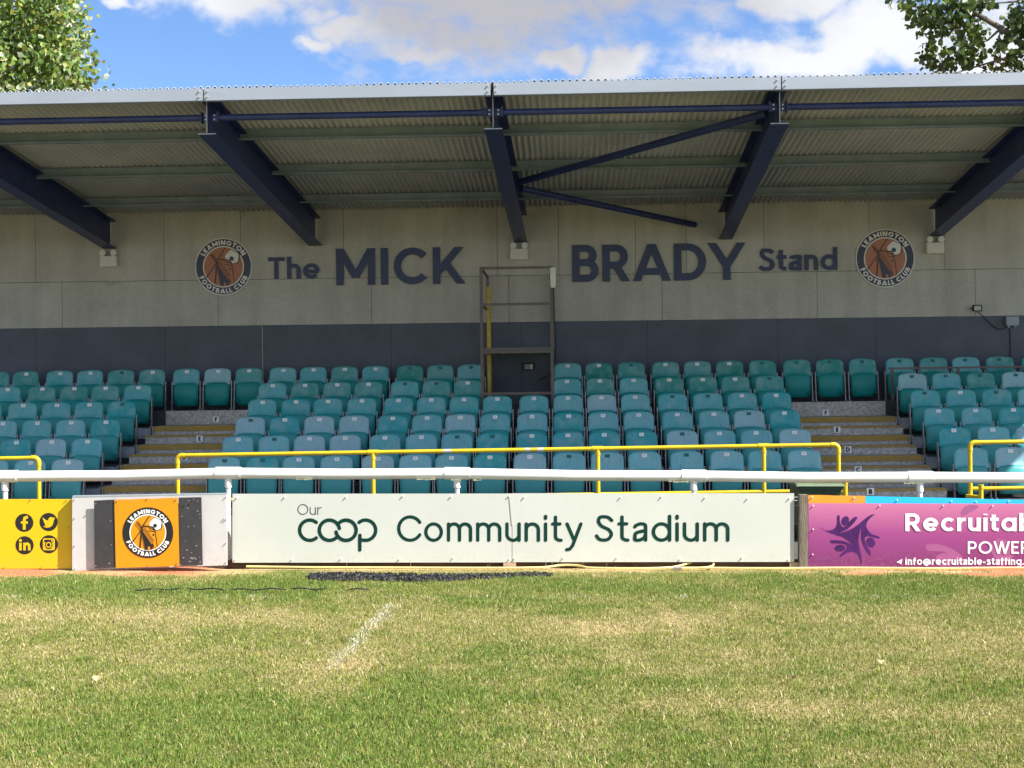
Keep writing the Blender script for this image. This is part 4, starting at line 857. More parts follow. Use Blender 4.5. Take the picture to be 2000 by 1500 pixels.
# ================================================================== YELLOW HANDRAILS
HY = 15.9; HR_ = .0242
def zrail(px): return SZ(882.5-.0164*(px-1000)-0.3, HY, px)
def handrail(pxa, pxb, posts, ends, label, worn=()):
    xa, xb = SX(pxa, HY), SX(pxb, HY); za = S(pxa, 879-.0164*(pxa-1000), HY).z; zb_ = S(pxb, 879-.0164*(pxb-1000), HY).z
    zz = lambda x: za+(zb_-za)*(x-xa)/(xb-xa)
    t_ = thing('handrail', label, 'handrail', loc=(xa, HY, 0), group='yellow handrails'); iv = Matrix.Translation((-xa, -HY, 0))
    def pp(n, mb, m=M['yellow'], par=None): o = part(n, mb, m, par or t_, True); o.matrix_parent_inverse = iv if par is None else Matrix(); return o
    r = .055; L0 = xa+(r if ends[0] else 0); L1 = xb-(r if ends[1] else 0)
    pp('top_rail', MB().tube([(L0, HY, zz(L0)), (L1, HY, zz(L1))], HR_, 14))
    for x, s, on in ((xa, 1, ends[0]), (xb, -1, ends[1])):
        if not on: continue
        zc = zz(x); pts = [(x+s*r*(1-math.sin(a)), HY, zc-r*(1-math.cos(a))) for a in [math.pi/2*i/6 for i in range(7)]]
        pp('elbow', MB().tube([(x+s*(r+.03), HY, zc)]+pts+[(x, HY, zc-r-.04)], HR_*1.22, 14)); pp('post', MB().tube([(x, HY, zc-r-.03), (x, HY, -.1)], HR_, 14))
    for px in posts:
        x = SX(px, HY); zc = zz(x); pp('post', MB().tube([(x, HY, zc-.03), (x, HY, -.1)], HR_, 14))
        mb = MB().tube([(x-.062, HY, zc), (x+.062, HY, zc)], HR_*1.25, 14); mb.tube([(x, HY, zc), (x, HY, zc-.075)], HR_*1.25, 14); pp('tee_fitting', mb)
    zm = lambda x: zz(x)-.525
    pp('lower_rail', MB().tube([(xa, HY+.003, zm(xa)), (xb, HY+.003, zm(xb))], HR_*.95, 12))
    for a, b2 in worn:
        x0, x1 = SX(a, HY), SX(b2, HY); pp('bare_band', MB().tube([(x0, HY, zz(x0)), (x1, HY, zz(x1))], HR_*1.02, 14), M['bare'])
    return t_
handrail(345, 1636, (727, 1166, 1490), (1, 1), 'long yellow tubular handrail between the two stairs', ((865, 880), (1024, 1034), (1048, 1060)))
handrail(-260, 74, (-180,), (0, 1), 'yellow tubular handrail ending left of the left stair')
handrail(1893, 2330, (2250,), (1, 0), 'yellow tubular handrail beginning right of the right stair')
for px, lb in ((1651, 'short yellow bollard beside the green bin at the right stair'), (1916, 'short yellow bollard beside the handrail right of the right stair')):
    p = S(px, 941 if px < 1800 else 949, HY-.25); t_ = thing('stub_post', lb, 'post', loc=(p.x, HY-.25, -.1), group='short yellow posts')
    part('tube', MB().tube([(0, 0, 0), (0, 0, p.z+.1)], HR_, 12), M['yellow'], t_, True); part('cap', MB().tube([(0, 0, p.z+.07), (0, 0, p.z+.115)], HR_*1.25, 12), M['yellow'], t_, True); part('side_arm', MB().tube([(0, 0, p.z-.03), (-.07 if px < 1800 else -.1, .2, p.z-.03)], HR_, 10), M['yellow'], t_, True)

# ================================================================== PITCH BARRIER AND BOARDS
D0 = FENCE
fb_ = thing('pitch_barrier', 'white plastic pipe barrier rail along the touchline above the boards', 'barrier', mat=FM)
DR = D0+.16; rr = .0475
path = [(-420, 940), (10, 930.5), (446, 924), (893, 924.5), (1355, 929.5), (1797, 932), (2240, 931), (2700, 931)]
pp_ = [(FU(x, DR), DR, FW(y, DR)) for x, y in path]
for i, (a, b2) in enumerate(zip(pp_[:-1], pp_[1:])):
    a_, b_ = Vector(a), Vector(b2); mid = (a_+b_)/2; mid.z -= .008
    part('rail_pipe', MB().tube([a_, mid, b_], rr, 20), M['pvc'], fb_, True)
for i, a in enumerate(pp_[:-1]):
    a_ = Vector(a); d = (Vector(pp_[i+1])-a_).normalized()
    ps = part('post', MB().tube([a_-Vector((0, 0, .04)), (a_.x, a_.y, -.2)], .021, 12), M['pvc'], fb_, True)
    tb = MB().tube([a_-d*.11, a_+d*.11], rr*1.15, 20); tb.tube([a_, a_-Vector((0, 0, .125))], .031, 14)
    part('tee_sleeve', tb, M['pvc'], fb_, True)
for px, py, wd in ((1330, 941, .10), (838, 936, .09), (912, 937.5, .12), (600, 936, .07), (1780, 943.5, .06)):
    u = FU(px, DR); z = FW(py-1, DR); mb = MB()
    for k in range(7): a = random.uniform(-wd, wd); mb.box(u+a-.02, u+a+.012, DR-.042, DR-.036, z-.004+random.uniform(-.006, .003), z+.004)
    part('moss_stain', mb, M['moss'], fb_)

def screws(parent, pts, d, m=M['white'], r=.0065):
    for px, py in pts:
        u, z = FU(px, d), FW(py, d); part('screw', MB().tube([(u, -.013, z), (u, -.0002, z)], [r*.7, r], 8), m, parent)
def board_thing(name, label, cat, d): return thing(name, label, cat, mat=FM @ Matrix.Translation((0, d, 0)))
def quad_panel(pc, d, th, y=0.0, bow=0.0, nseg=1, ragged=0.0):
    """panel from four corner pixels (tl, tr, br, bl); front face at y, th thick; bow pushes the middle forward"""
    tl, tr, b_r, bl = [(FU(x, d), FW(yy, d)) for x, yy in pc]; mb = MB(); n = max(1, nseg)
    for i in range(n+1):
        t = i/n; top = (tl[0]+(tr[0]-tl[0])*t, tl[1]+(tr[1]-tl[1])*t+random.uniform(-ragged, ragged)); bt = (bl[0]+(b_r[0]-bl[0])*t, bl[1]+(b_r[1]-bl[1])*t)
        yy = y-bow*math.sin(math.pi*t); mb.v += [(bt[0], yy, bt[1]), (top[0], yy, top[1]), (bt[0], yy+th, bt[1]), (top[0], yy+th, top[1])]
    for i in range(n):
        a = i*4; mb.f += [(a, a+4, a+5, a+1), (a+2, a+3, a+7, a+6), (a+1, a+5, a+7, a+3), (a, a+2, a+6, a+4)]
    mb.f += [(0, 1, 3, 2), (n*4, n*4+2, n*4+3, n*4+1)]; mb.m = [0]*len(mb.f); return mb
# pale community board of two panels
d = D0; ct = board_thing('advertising_board', 'pale grey-green board reading Our coop Community Stadium', 'sign board', d)
part('panel', quad_panel([(454, 964.5), (999.5, 964), (999.5, 1098.5), (454, 1099)], d, .006, 0, 0, 6), M['board'], ct)
part('panel', quad_panel([(1000.8, 963.5), (1551, 963.5), (1551, 1097.5), (1000.8, 1098)], d, .006, .0008, 0, 6), M['board'], ct)
part('curled_edge', quad_panel([(994, 966), (1001, 965), (1001, 1026), (999.6, 1026)], d, .002, -.004), M['board'], ct)
ty = -.0010
write('Our', ct, FU(581, d), FU(628, d), FW(1005.5, d), 21/FPX*d, ty, .085, M['greytext'], xh=.72, gap=.13)
def stroke_part(name, pts, wt, parent, m, d, y, rnd=True, k=0):
    mb = MB()
    for qd in ribbon(pts, wt, rnd): mb.add([(FU(a, d), y-k*.0005, FW(b2, d)) for a, b2 in qd][::-1], [tuple(range(len(qd)))])
    return part(name, mb, m, parent)
# logo: four linked rings, drawn as pipes (pixel units, y down)
RL = 19.8
def parc(cx, cy, r, a0, a1, n=26): return [(cx+r*math.cos(R(a0+(a1-a0)*i/n)), cy-r*math.sin(R(a0+(a1-a0)*i/n))) for i in range(n+1)]
cy = 1035.5
stroke_part('logo_letter', parc(605, cy, RL, 50, 310), 7, ct, M['green'], d, ty, k=0)
stroke_part('logo_letter', parc(643.5, cy, RL, 10, 310), 7, ct, M['green'], d, ty, k=1)
stroke_part('logo_letter', parc(676, cy, RL, 135, -170), 7, ct, M['green'], d, ty, k=2)
stroke_part('logo_letter', parc(714, cy, RL, 130, -90)+[(703, cy+19), (703, cy+10)], 7, ct, M['green'], d, ty, k=0)
stroke_part('logo_letter', [(703, cy+13), (703, 1074)], 6.6, ct, M['green'], d, ty, k=3)
cap = 52/FPX*d
write('Community', ct, FU(775.5, d), FU(1138, d), FW(1058.3, d), cap, ty, .122, M['green'], rnd=True, xh=.735, gap=.135)
write('Stadium', ct, FU(1163, d), FU(1425, d), FW(1058, d), cap, ty, .122, M['green'], rnd=True, xh=.735, gap=.135)
screws(ct, [(463, 972), (556, 971), (676, 970.5), (787, 969), (881, 970), (994, 969), (460, 1093), (570, 1093), (666, 1091.5), (780, 1092), (885, 1089.5), (995, 1092)], d)
screws(ct, [(1024, 971), (1212, 971.5), (1292, 970), (1377, 972), (1460, 974), (1542, 973), (1005, 1091), (1100, 1089.5), (1205, 1089.5), (1328, 1092.5), (1449, 1089), (1540, 1093)], d)
# timber kickboard and offcuts below it
o = link('kickboard', quad_panel([(440, 1095), (1560, 1094), (1560, 1113), (440, 1114)], d+.05, .03).mesh('kickboard', M['timber'])); o.matrix_world = FM @ Matrix.Translation((0, d+.05, 0)); tag(o, 'dark brown timber plank under the pale community board', 'plank')
for (x0, x1, y0, y1), lb in (((983, 1008, 1098.5, 1106.5), 'pale timber block under the middle of the community board'), ((1543, 1562, 1098.5, 1111), 'pale timber block beside the weathered post')):
    o = link('timber_block', MB().box(FU(x0, d), FU(x1, d), .0, .045, FW(y1, d), FW(y0, d)-.002).mesh('timber_block', M['offcut'])); o.matrix_world = FM @ Matrix.Translation((0, d, 0)); tag(o, lb, 'timber block')
# white board with charcoal and orange sheets
d2 = D0-.10; wt_ = board_thing('club_board', 'white board carrying charcoal sheets and an orange club badge', 'sign board', d2)
part('panel', quad_panel([(141, 972.5), (443, 966), (443.5, 1104), (141, 1115)], d2, .018), M['boardwhite'], wt_)
part('top_trim', quad_panel([(141, 968.5), (443, 963.5), (443, 965.6), (141, 972)], d2, .05, .001), M['greybox'], wt_)
part('charcoal_sheet', quad_panel([(186, 977), (228.5, 975), (229.5, 1107), (187, 1109)], d2, .004, -.034, 0, 1), M['charcoal'], wt_, label='scuffed charcoal sheet left of the orange badge sheet')
part('charcoal_sheet', quad_panel([(350, 971.5), (394.5, 970.5), (397, 1103), (352.5, 1104.5)], d2, .004, -.024, 0, 1), M['charcoal'], wt_, label='scuffed charcoal sheet right of the orange badge sheet')
os_ = part('badge_sheet', quad_panel([(226, 975.5), (349.5, 971.5), (352.5, 1104), (229, 1108)], d2, .003, -.042, 0, 8, .0022), M['orange'], wt_, label='orange sheet with the round club badge')
bd = FU(1, d2)-FU(0, d2)
class _Off: pass
holder = link('round_badge', None, wt_); holder.location = (FU(291.5, d2), -.0435, FW(1039.2, d2))
badge(holder, 0, 0, 49.3*bd, 0, M['orange'], M['black'], M['white'], M['black'], rim=False)
screws(wt_, [(145, 976), (441, 971), (146, 1012), (146, 1066), (441, 1015), (441, 1061), (441, 1099), (146, 1111), (437, 1014)], d2, M['steel'], .005)
for px, py in ((190, 983), (190, 1104), (231, 978), (290, 974), (346, 975), (371, 977), (381, 974), (393, 1098), (356, 1102), (348, 1099), (291, 1103)):
    part('screw', MB().tube([(FU(px, d2), -.050, FW(py, d2)), (FU(px, d2), -.043, FW(py, d2))], .0055, 8), M['steel'], wt_)
for k in range(26):                                                # pale scuffs on the charcoal
    right = random.random() < .8; px = random.uniform(354, 394) if right else random.uniform(190, 226); py = random.choice([random.uniform(1084, 1102), random.uniform(975, 1080)])
    s = random.uniform(.002, .008); part('scuff', MB().box(FU(px, d2)-s, FU(px, d2)+s, (-.0252 if right else -.0352), (-.0242 if right else -.0342), FW(py, d2)-.0018, FW(py, d2)+.0018), M['boardwhite'], wt_)
# yellow social board
d3 = D0-.04; yt_ = board_thing('social_board', 'bright yellow board with four black round social media icons', 'sign board', d3)
part('panel', quad_panel([(-420, 975), (140, 975), (140, 1110.5), (-420, 1112)], d3, .012), M['boardyellow'], yt_)
def pdisc(cx, cy, r, m, k, n=36): part('icon_disc', MB().disc(FU(cx, d3), FW(cy, d3), r/FPX*d3, -.0008*k, n), m, yt_)
for cx, cy_ in ((47.5, 1021), (95, 1019.5), (48, 1065), (95.5, 1063)): pdisc(cx, cy_, 17.8, M['black'], 1)
def ic(pts, wt, k, m=M['boardyellow'], rnd=False): stroke_part('icon_mark', pts, wt, yt_, m, d3, -.0008*k, rnd, 0)
ic([(47.5, 1034.5), (47.5, 1016), (48.5, 1011.5), (54.5, 1009.5)], 5.6, 2); ic([(41, 1020.5), (54.5, 1020.5)], 4.6, 2.6)
def pp2(pts, k, m=M['boardyellow']): part('icon_mark', MB().add([(FU(a, d3), -.0008*k, FW(b2, d3)) for a, b2 in pts][::-1], [tuple(range(len(pts)))]), m, yt_)
pp2([(84, 1010.5), (88, 1014.5), (94, 1017), (95, 1013), (98, 1010), (102, 1010), (104, 1011.5), (107.5, 1010), (105.5, 1013.5), (107.5, 1013.5), (105, 1016), (104.5, 1021), (102, 1026.5), (97, 1030), (90, 1030.5), (84, 1028), (90, 1026.8), (86.5, 1023), (88.5, 1022.5), (84.5, 1018.5), (86.5, 1018.5), (83.5, 1014)], 2)
ic([(40, 1060), (40, 1075)], 5, 2); pdisc(40, 1055.5, 2.9, M['boardyellow'], 2, 14)
ic([(48, 1060), (48, 1075)], 5, 2); ic([(48, 1066), (50, 1062.5), (54, 1061.8), (57, 1064.5), (57.4, 1075)], 5, 2.6)
sq = lambda s, c, n=5: [(95.5+sx*(s-c)+c*math.cos(R(a)), 1063+sy*(s-c)*-1-c*math.sin(R(a))) for sx, sy, a0 in ((1, 1, 0), (-1, 1, 90), (-1, -1, 180), (1, -1, 270)) for a in [a0+90*i/n for i in range(n+1)]]
pp2(sq(11.6, 3.5), 2); pp2(sq(9.2, 2), 2.6, M['black']); pp2([(86.3, 1059), (104.7, 1059), (104.7, 1071.5), (86.3, 1071.5)], 3.2)
pdisc(95.5, 1064, 7.6, M['black'], 4); pdisc(95.5, 1064, 5.6, M['boardyellow'], 5); pdisc(95.5, 1064, 3.4, M['black'], 6); pdisc(102, 1056, 1.8, M['boardyellow'], 5, 12)
screws(yt_, [(130, 977), (134, 1030), (60, 976), (8, 1108), (80, 1108)], d3, M['steel'], .005)
# orange and blue strip, behind the purple board
d4 = D0+.03; st4 = board_thing('strip_board', 'narrow orange and bright blue board showing above the purple board', 'sign board', d4)
part('orange_section', quad_panel([(1579, 967), (1690, 969), (1690, 1000), (1579, 1000)], d4, .01, 0, 0, 4, .002), M['striporange'], st4)
part('blue_section', quad_panel([(1690.5, 969), (2330, 984), (2330, 1010), (1690.5, 1000)], d4, .01, 0, 0, 10, .002), M['blue'], st4)
screws(st4, [(1586, 971), (1668, 972), (1752, 977), (1858, 979), (1906, 980), (1970, 979)], d4)
stroke_part('scratch', [(1667, 981), (1671, 976), (1672, 973)], 2, st4, M['mark'], d4, -.002, False)
# purple staffing board
d5 = D0-.01; pu = board_thing('staffing_board', 'purple and pink gradient board with dancing figures, reading Recruitable', 'sign board', d5)
part('panel', quad_panel([(1579, 983), (2420, 985), (2420, 1119), (1579, 1112.5)], d5, .008), M['purple'], pu)
K = .1; OX, OY = 1590, 990
def fig(pts, k, m=M['figure'], sp_=True, name='figure'):
    q = spline([(a*K+OX, b2*K+OY) for a, b2 in pts]+[(pts[0][0]*K+OX, pts[0][1]*K+OY)], 4)[:-1] if sp_ else [(a*K+OX, b2*K+OY) for a, b2 in pts]
    part(name, MB().add([(FU(a, d5), -.0009*k, FW(b2, d5)) for a, b2 in q][::-1], [tuple(range(len(q)))]), m, pu)
def ghost_fig(f):
    for n_, pts in FIGS: pass
FIGS = [
 [(105, 400), (190, 452), (300, 462), (400, 420), (440, 340), (448, 200), (470, 160), (498, 185), (505, 300), (560, 392), (640, 355), (720, 255), (790, 200), (840, 200), (830, 245), (740, 350), (640, 440), (480, 512), (400, 535), (260, 490)],
 [(480, 515), (640, 470), (800, 390), (960, 260), (1080, 170), (1180, 145), (1100, 215), (1035, 300), (1020, 380), (1050, 450), (1130, 530), (1270, 580), (1268, 612), (1160, 590), (1060, 570), (1000, 590), (990, 650), (1030, 760), (1100, 860), (1105, 940), (1070, 930), (1000, 830), (940, 690), (915, 560), (925, 400), (885, 520), (868, 680), (890, 820), (925, 1000), (918, 1130), (895, 1020), (850, 920), (760, 875), (660, 890), (580, 935), (520, 975), (500, 955), (560, 880), (630, 820), (640, 760), (590, 725), (480, 710), (350, 705), (315, 660), (400, 650), (560, 665), (680, 710), (790, 765), (690, 680), (560, 590), (400, 535)],
]
fig(FIGS[0], 1); fig(FIGS[1], 2)
for cx, cy_, rx, ry, an in ((612, 272, 72, 92, 15), (1110, 690, 78, 98, -35), (508, 802, 102, 62, 0)):
    pts = [(cx+rx*math.cos(t)*math.cos(R(an))-ry*math.sin(t)*math.sin(R(an)), cy_+rx*math.cos(t)*math.sin(R(an))+ry*math.sin(t)*math.cos(R(an))) for t in [2*math.pi*i/24 for i in range(24)]]
    fig(pts, 3, M['figure'], False, 'figure_head')
# large pale ghost of the same figures behind the words
def gh(pts, k):
    q = spline(pts+[pts[0]], 4)[:-1]; part('ghost_figure', MB().add([(FU(a, d5), -.0009*k, FW(b2, d5)) for a, b2 in q][::-1], [tuple(range(len(q)))]), M['ghost'], pu)
gh([(1808, 1064), (1826, 1062), (1850, 1068), (1872, 1080), (1886, 1098), (1880, 1105), (1864, 1090), (1845, 1078), (1815, 1076), (1808, 1070)], .5)
gh([(1826, 1094), (1832, 1084), (1846, 1080), (1858, 1084), (1864, 1094), (1858, 1104), (1842, 1106), (1830, 1102)], .6)
gh([(1938, 1062), (1950, 1052), (1966, 1056), (1980, 1064), (1984, 1076), (1972, 1096), (1956, 1106), (1944, 1092), (1936, 1076)], .5)
gh([(1876, 1000), (1884, 990), (1900, 986), (1912, 990), (1896, 1000), (1880, 1008)], .5)
write('Recruitqble', pu, FU(1768, d5), FU(2068, d5), FW(1037.5, d5), 35/FPX*d5, -.0036, .185, M['printwhite'], xh=.76, gap=.12)
write('POWER', pu, FU(1890, d5), FU(2012, d5), FW(1081.5, d5), 24.5/FPX*d5, -.0036, .155, M['printwhite'], gap=.13)
write('info@recruitable-staffing.', pu, FU(1768, d5), FU(2000, d5), FW(1103, d5), 14/FPX*d5, -.0036, .19, M['printwhite'], xh=.76, gap=.11)
pp5 = lambda pts, k, m: part('plane_icon', MB().add([(FU(a, d5), -.0009*k, FW(b2, d5)) for a, b2 in pts][::-1], [tuple(range(len(pts)))]), m, pu)
pp5([(1751, 1098), (1762.5, 1091), (1755, 1099.5)], 4, M['printwhite']); pp5([(1756, 1100), (1762.5, 1091.5), (1760, 1102), (1757.5, 1100.8)], 4.4, M['printwhite'])
screws(pu, [(1588, 988), (1718, 987.5), (1842, 987.5), (1938, 988), (1587, 1083), (1575+13, 1034)], d5)
# post, mesh, bin, hose
o = link('fence_post', quad_panel([(1561.5, 966), (1578, 966), (1578.5, 1113), (1561.5, 1113)], D0-.03, .075, 0, .002, 3, .002).mesh('fence_post', M['post'])); o.matrix_world = FM @ Matrix.Translation((0, D0-.03, 0)); tag(o, 'weathered grey timber post left of the purple board', 'post')
wm = thing('wire_mesh', 'thin steel wire mesh in the gap beside the timber post', 'wire mesh', mat=FM @ Matrix.Translation((0, D0+.07, 0))); dm = D0+.07
for py in (971, 977.5, 987.5, 1023, 1058, 1094): part('wire', MB().tube([(FU(1430, dm), 0, FW(py, dm)), (FU(1600, dm), 0, FW(py, dm))], .003, 5), M['wire'], wm)
for px in (1440, 1480, 1520, 1560): part('wire', MB().tube([(FU(px, dm), .004, FW(968, dm)), (FU(px, dm), .004, FW(1112, dm))], .003, 5), M['wire'], wm)
db = 14.1; bn = thing('wheelie_bin', 'dark green lidded bin behind the fence at the foot of the right stair', 'bin', mat=FM @ Matrix.Translation((FU(1592, db), db, 0)))
hb = FW(946, db); part('bin_body', MB().hexa([(-.17, -.17, .02), (.17, -.17, .02), (.17, .2, .02), (-.17, .2, .02), (-.215, -.24, hb), (.215, -.24, hb), (.215, .26, hb), (-.215, .26, hb)]), M['bin'], bn)
part('lid', MB().hexa([(-.25, -.28, hb+.001), (.245, -.28, hb+.001), (.245, .28, hb+.001), (-.25, .28, hb+.001), (-.24, -.26, hb+.02), (.235, -.26, hb+.02), (.235, .27, hb+.045), (-.24, .27, hb+.045)]), M['binlid'], bn)
part('rim', MB().box(-.228, .228, -.255, -.2405, hb-.035, hb-.001), M['bin'], bn)
for s in (-1, 1): part('wheel', MB().tube([(s*.19, .2, .09), (s*.23, .2, .09)], .09, 14), M['rubber'], bn)
hz = .012
hp_ = [(480, 1111), (620, 1112), (760, 1112.5), (900, 1113), (1000, 1113), (1060, 1112), (1098, 1109.5), (1130, 1110), (1160, 1113), (1250, 1114), (1310, 1112), (1345, 1108), (1375, 1104), (1392, 1104), (1398, 1107), (1390, 1111), (1360, 1113), (1330, 1113.5)]
def hose_pts(pts): return [(a, 4347/(b2-750)-.18 if False else D0-.09-(b2-1112)*.05, hz+max(0, (1112-b2))*.003) for a, b2 in pts]
h3 = [(FU(a, D0-.1), D0-.10-(b2-1112)*.03, hz+.012+max(0, 1112-b2)*.0042) for a, b2 in spline(hp_, 4)]
h4 = [(FU(a, D0-.1), D0-.14+.015*math.sin(a*.02), hz+.012) for a in np.linspace(1325, 2300, 40)]
hs = thing('garden_hose', 'yellow hose lying along the foot of the boards with a loop', 'hose', mat=FM)
part('hose_run', MB().tube(h3, .0095, 8), M['hose'], hs, True); part('hose_run', MB().tube(h4, .0095, 8), M['hose'], hs, True); part('hose_connector', MB().tube([h3[-1], (h3[-1][0]-.07, h3[-1][1], h3[-1][2])], .013, 8), M['steel'], hs)
bl = thing('edging_strip', 'broken thin black edging strip lying in the grass at left', 'edging strip', mat=FM)
for a, b2 in ((262, 300), (306, 352), (362, 442), (448, 560), (563, 640), (680, 724)):
    pts = [(FU(x, 10.68), 10.68-.02*math.sin(x*.03), .026+.006*math.sin(x*.11)) for x in np.linspace(a, b2, 8)]
    part('strip', MB().tube(pts, [.002]+[.006]*6+[.002], 6), M['rubber'], bl, True)
# weeds at the foot of the board
wd_ = thing('weeds', 'thin dry weed stalks at the foot of the community board', 'weeds', mat=FM)
strawm = mat('dry stalk', (.4, .33, .16), .8, var=.2, vs_=30)
for px in (680, 805, 808, 950, 953, 1064, 1070, 1076, 1083, 1090, 1128, 1134, 1139, 1182, 1200, 1240):
    u = FU(px, D0-.06)+random.uniform(-.02, .02); v = D0-.05-random.random()*.04; l = random.uniform(.04, .11); a = random.uniform(-.5, .5)
    part('stalk', MB().tube([(u, v, 0), (u+a*l*.3, v-.005, l*.6), (u+a*l, v-.01, l)], [.0022, .0018, .001], 4), strawm, wd_)
# litter on the pitch
def ground_px(px, py): dd = CAMH*FPX/(py-750); return FU(px, dd), dd
for px, py, r, m_, lb in ((191, 1339, .028, strawm, 'pale dry leaf lying on the grass at left'), (1721, 1306, .022, strawm, 'pale folded leaf on the grass at right'), (1546, 1337, .02, M['timber'], 'small brown leaf on the grass right of centre')):
    u, v = ground_px(px, py); mb = MB(); n = 8
    mb.v = [(0, 0, .006)]+[(r*(1+.3*math.sin(3*t))*math.cos(t), r*.75*math.sin(t), .004+.012*abs(math.cos(t))) for t in [2*math.pi*i/n for i in range(n)]]; mb.f = [(0, 1+i, 1+(i+1) % n) for i in range(n)]; mb.m = [0]*n
    o = link('fallen_leaf', mb.mesh('fallen_leaf', m_)); o.matrix_world = FM @ Matrix.Translation((u, v, .034)) @ Matrix.Rotation(.55, 4, 'X'); tag(o, lb, 'leaf', 'fallen leaves')

# ================================================================== TREES
def leaf_mat(name, c1, c2, c3):
    m = bpy.data.materials.new(name); m.use_nodes = True; t = m.node_tree; bs = t.nodes['Principled BSDF']; bs.inputs['Roughness'].default_value = .42; bs.inputs['Specular IOR Level'].default_value = .45
    a = nd(t, 'ShaderNodeVertexColor', layer_name='leaf'); t.links.new(a.outputs[0], bs.inputs[0])
    tr = nd(t, 'ShaderNodeBsdfTranslucent'); t.links.new(a.outputs[0], tr.inputs[0]); mxs = nd(t, 'ShaderNodeMixShader'); mxs.inputs[0].default_value = .35
    t.links.new(bs.outputs[0], mxs.inputs[1]); t.links.new(tr.outputs[0], mxs.inputs[2]); t.links.new(mxs.outputs[0], t.nodes['Material Output'].inputs[0]); return m
def leaves(name, P, size, parent, cols, m):
    n = len(P); P = np.array(P); s = size*(.65+.6*rng.random(n)); q = rng.normal(size=(n, 3)); q[:, 2] = np.abs(q[:, 2])*.6+.05; q /= np.linalg.norm(q, axis=1)[:, None]
    h = rng.normal(size=(n, 3)); h[:, 2] -= .6; h -= q*(h*q).sum(1)[:, None]; h /= np.linalg.norm(h, axis=1)[:, None]; k = np.cross(q, h)
    shp = np.array([(0, 0, 0), (.28, .46, .06), (.62, .40, .05), (1.05, 0, -.08), (.62, -.40, .05), (.28, -.46, .06)])
    V_ = P[:, None, :]+s[:, None, None]*(shp[None, :, 0:1]*h[:, None, :]+shp[None, :, 1:2]*k[:, None, :]+shp[None, :, 2:3]*q[:, None, :])
    me = bpy.data.meshes.new(name); me.vertices.add(n*6); me.vertices.foreach_set('co', V_.ravel()); base = np.arange(n)*6
    me.loops.add(n*8); me.polygons.add(n*2); me.loops.foreach_set('vertex_index', np.stack([base, base+1, base+2, base+3, base, base+3, base+4, base+5], 1).ravel()); me.polygons.foreach_set('loop_start', np.arange(n*2)*4); me.update(calc_edges=True)
    c = np.array(cols)[rng.choice(len(cols), n, p=None)]*(.75+.5*rng.random(n))[:, None]
    ca = me.color_attributes.new('leaf', 'FLOAT_COLOR', 'POINT'); cc = np.ones((n, 6, 4), np.float32); cc[:, :, :3] = c[:, None, :]; ca.data.foreach_set('color', cc.ravel())
    me.materials.append(m); o = link(name, me, parent); return o
LM = leaf_mat('poplar leaf', 0, 0, 0)
# left tree: dense poplar crown
T1 = (-12.6, 26.5); t1 = thing('poplar_tree', 'dense sunlit poplar tree rising behind the roof at left', 'tree', loc=(T1[0], T1[1], -.2))
mb = MB().tube([(0, 0, 0), (.1, .05, 2.5), (.0, .1, 5), (.15, 0, 8), (0, .1, 11)], [.38, .3, .24, .16, .05], 12); part('trunk', mb, M['bark'], t1, True)
P = []; lim = MB(); clus = []
xe = SX(196, T1[1]-1)-T1[0]-.42
for k in range(420):
    z = random.uniform(4.5, 11.5); rmax = xe*(1-.35*abs((z-7.5)/5)**3); a = random.random()*6.283; r = rmax*math.sqrt(random.uniform(.12, 1))-.25
    c = Vector((r*math.cos(a), r*math.sin(a)*.8, z)); clus.append(c)
for zz_ in (7.2, 7.6, 8.0, 8.4, 8.8, 9.2):
    for yy in (-1.6, -.8, 0): clus.append(Vector((xe-random.uniform(.25, .5), yy*.4-.4, zz_+random.uniform(-.2, .2))))
clus.append(S(197, 128, T1[1]-1)-Vector((T1[0], T1[1], -.2))-Vector((.1, 0, 0))); tw = S(205, 160, T1[1]-1)-Vector((T1[0], T1[1], -.2))
for c in clus:
    lim.tube([(0, 0, max(2.5, c.z-1.6)), (c.x*.55, c.y*.55, c.z-.6), c], [.02, .011, .004], 4) if random.random() < .22 else None
    for j in range(135): P.append(tuple(c+Vector((random.gauss(0, .33), random.gauss(0, .3), random.gauss(0, .33)))))
for j in range(14): P.append(tuple(tw+Vector((random.gauss(0, .06), random.gauss(0, .1), random.gauss(0, .08)))))
part('limbs', lim, M['bark'], t1, True); P = [q for q in P if q[0] < xe+.12]
leaves('crown', P, .10, t1, [(.15, .25, .04), (.19, .29, .05), (.12, .20, .035), (.24, .32, .075), (.42, .46, .33), (.15, .24, .05), (.16, .26, .05), (.11, .19, .045), (.30, .30, .06), (.13, .22, .06), (.10, .17, .04), (.36, .42, .26)], LM)
# right tree: open branches hanging into view, mostly seen against the light
T2 = (13.5, 27.0); t2 = thing('overhanging_tree', 'leafy tree with open dark branches over the roof at right', 'tree', loc=(T2[0], T2[1], -.2)); b0 = Vector((T2[0], T2[1], -.2))
part('trunk', MB().tube([(0, 0, 0), (-.1, 0, 3), (-.3, -.1, 6), (-.2, 0, 9), (.2, 0, 12)], [.42, .34, .27, .18, .06], 12), M['bark'], t2, True)
def tp_(px, py, Y=26.6): return S(px, py, Y)-b0
main = [Vector((-.3, -.1, 6.2)), tp_(2150, 190), tp_(2005, 92), tp_(1955, 55), tp_(1905, 26), tp_(1870, 8), tp_(1800, -40)]
lim = MB().tube(main, [.16, .11, .07, .058, .05, .04, .02], 8)
low = [Vector((-.3, -.1, 6.2)), tp_(2120, 130), tp_(2010, 98), tp_(1955, 116), tp_(1880, 138), tp_(1850, 150)]; lim.tube(low, [.08, .05, .026, .02, .015, .008], 6)
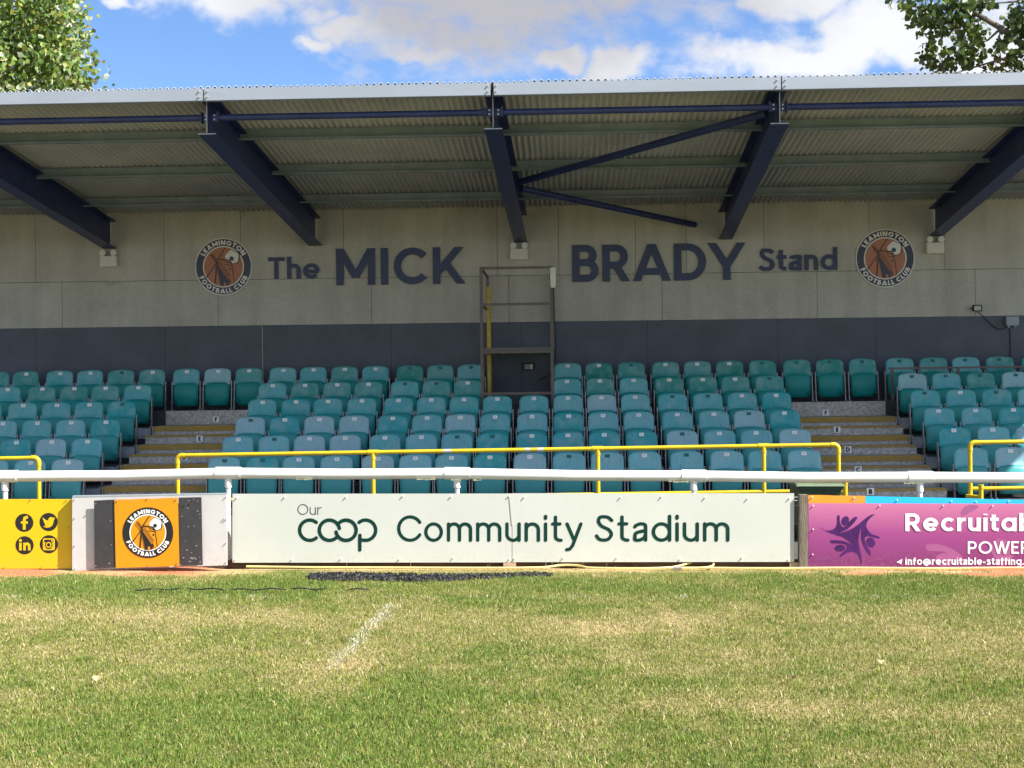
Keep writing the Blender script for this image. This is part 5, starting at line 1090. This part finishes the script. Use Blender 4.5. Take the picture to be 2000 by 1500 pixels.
lim.tube([tp_(1955, 55), tp_(1930, 78), tp_(1905, 88), tp_(1870, 101), tp_(1838, 100)], [.03, .02, .016, .012, .006], 6)
lim.tube([tp_(2060, -30), tp_(1985, 3), tp_(1945, 6), tp_(1900, 0)], [.03, .02, .014, .008], 6)
cl = [(1745, 2, 14, 7, 22), (1775, 8, 18, 9, 34), (1808, 10, 24, 12, 60), (1840, 8, 26, 13, 70), (1875, 10, 24, 14, 70), (1905, 12, 22, 14, 60), (1925, 6, 14, 10, 30), (1815, 38, 24, 14, 66), (1842, 48, 20, 14, 55), (1795, 38, 9, 8, 14), (1870, 32, 22, 14, 50), (1885, 45, 18, 10, 40), (1800, 66, 12, 9, 16), (1820, 78, 12, 10, 22), (1815, 100, 18, 12, 45), (1832, 118, 22, 12, 55), (1848, 130, 18, 8, 30), (1868, 98, 12, 9, 26), (1895, 62, 20, 12, 48), (1902, 82, 18, 12, 48), (1882, 108, 22, 12, 55), (1895, 120, 16, 9, 36), (1912, 102, 8, 9, 14), (1950, 88, 15, 9, 32), (1944, 104, 13, 9, 26), (1972, 72, 8, 7, 12), (1990, 20, 16, 16, 60), (1985, 45, 16, 14, 50), (1998, 62, 12, 9, 34), (1992, 95, 10, 10, 26), (1978, 120, 18, 10, 40), (1995, 130, 14, 8, 30), (1935, 130, 7, 6, 9), (1965, 132, 10, 5, 14), (2040, 60, 40, 60, 300), (2100, -20, 70, 60, 400)]
P = []; kx = 26.6/FPX
for cx, cy_, rx, ry, n_ in cl:
    c = tp_(cx, cy_); near = min(main[1:]+low[1:], key=lambda q: (q-c).length); lim.tube([near, (near+c)/2+Vector((0, 0, .05)), c], [.012, .008, .004], 4)
    for j in range(int(n_*.95)): P.append((c.x+random.gauss(0, .62)*rx*kx, c.y+random.gauss(0, .28), c.z+random.gauss(0, .62)*ry*kx))
for j in range(6500):
    a = random.random()*6.283; z = random.uniform(7.0, 14.0); r = 3.4*math.sqrt(random.random()); q = (r*math.cos(a)+.6, r*math.sin(a)+1.2, z)
    if q[0] > -3.2: P.append(q)
part('limbs', lim, M['bark'], t2, True)
leaves('crown', P, .125, t2, [(.045, .08, .016), (.06, .10, .02), (.035, .065, .016), (.085, .13, .022), (.05, .085, .02)], LM)  # leaf colours painted darker, standing in for the backlit, shaded side
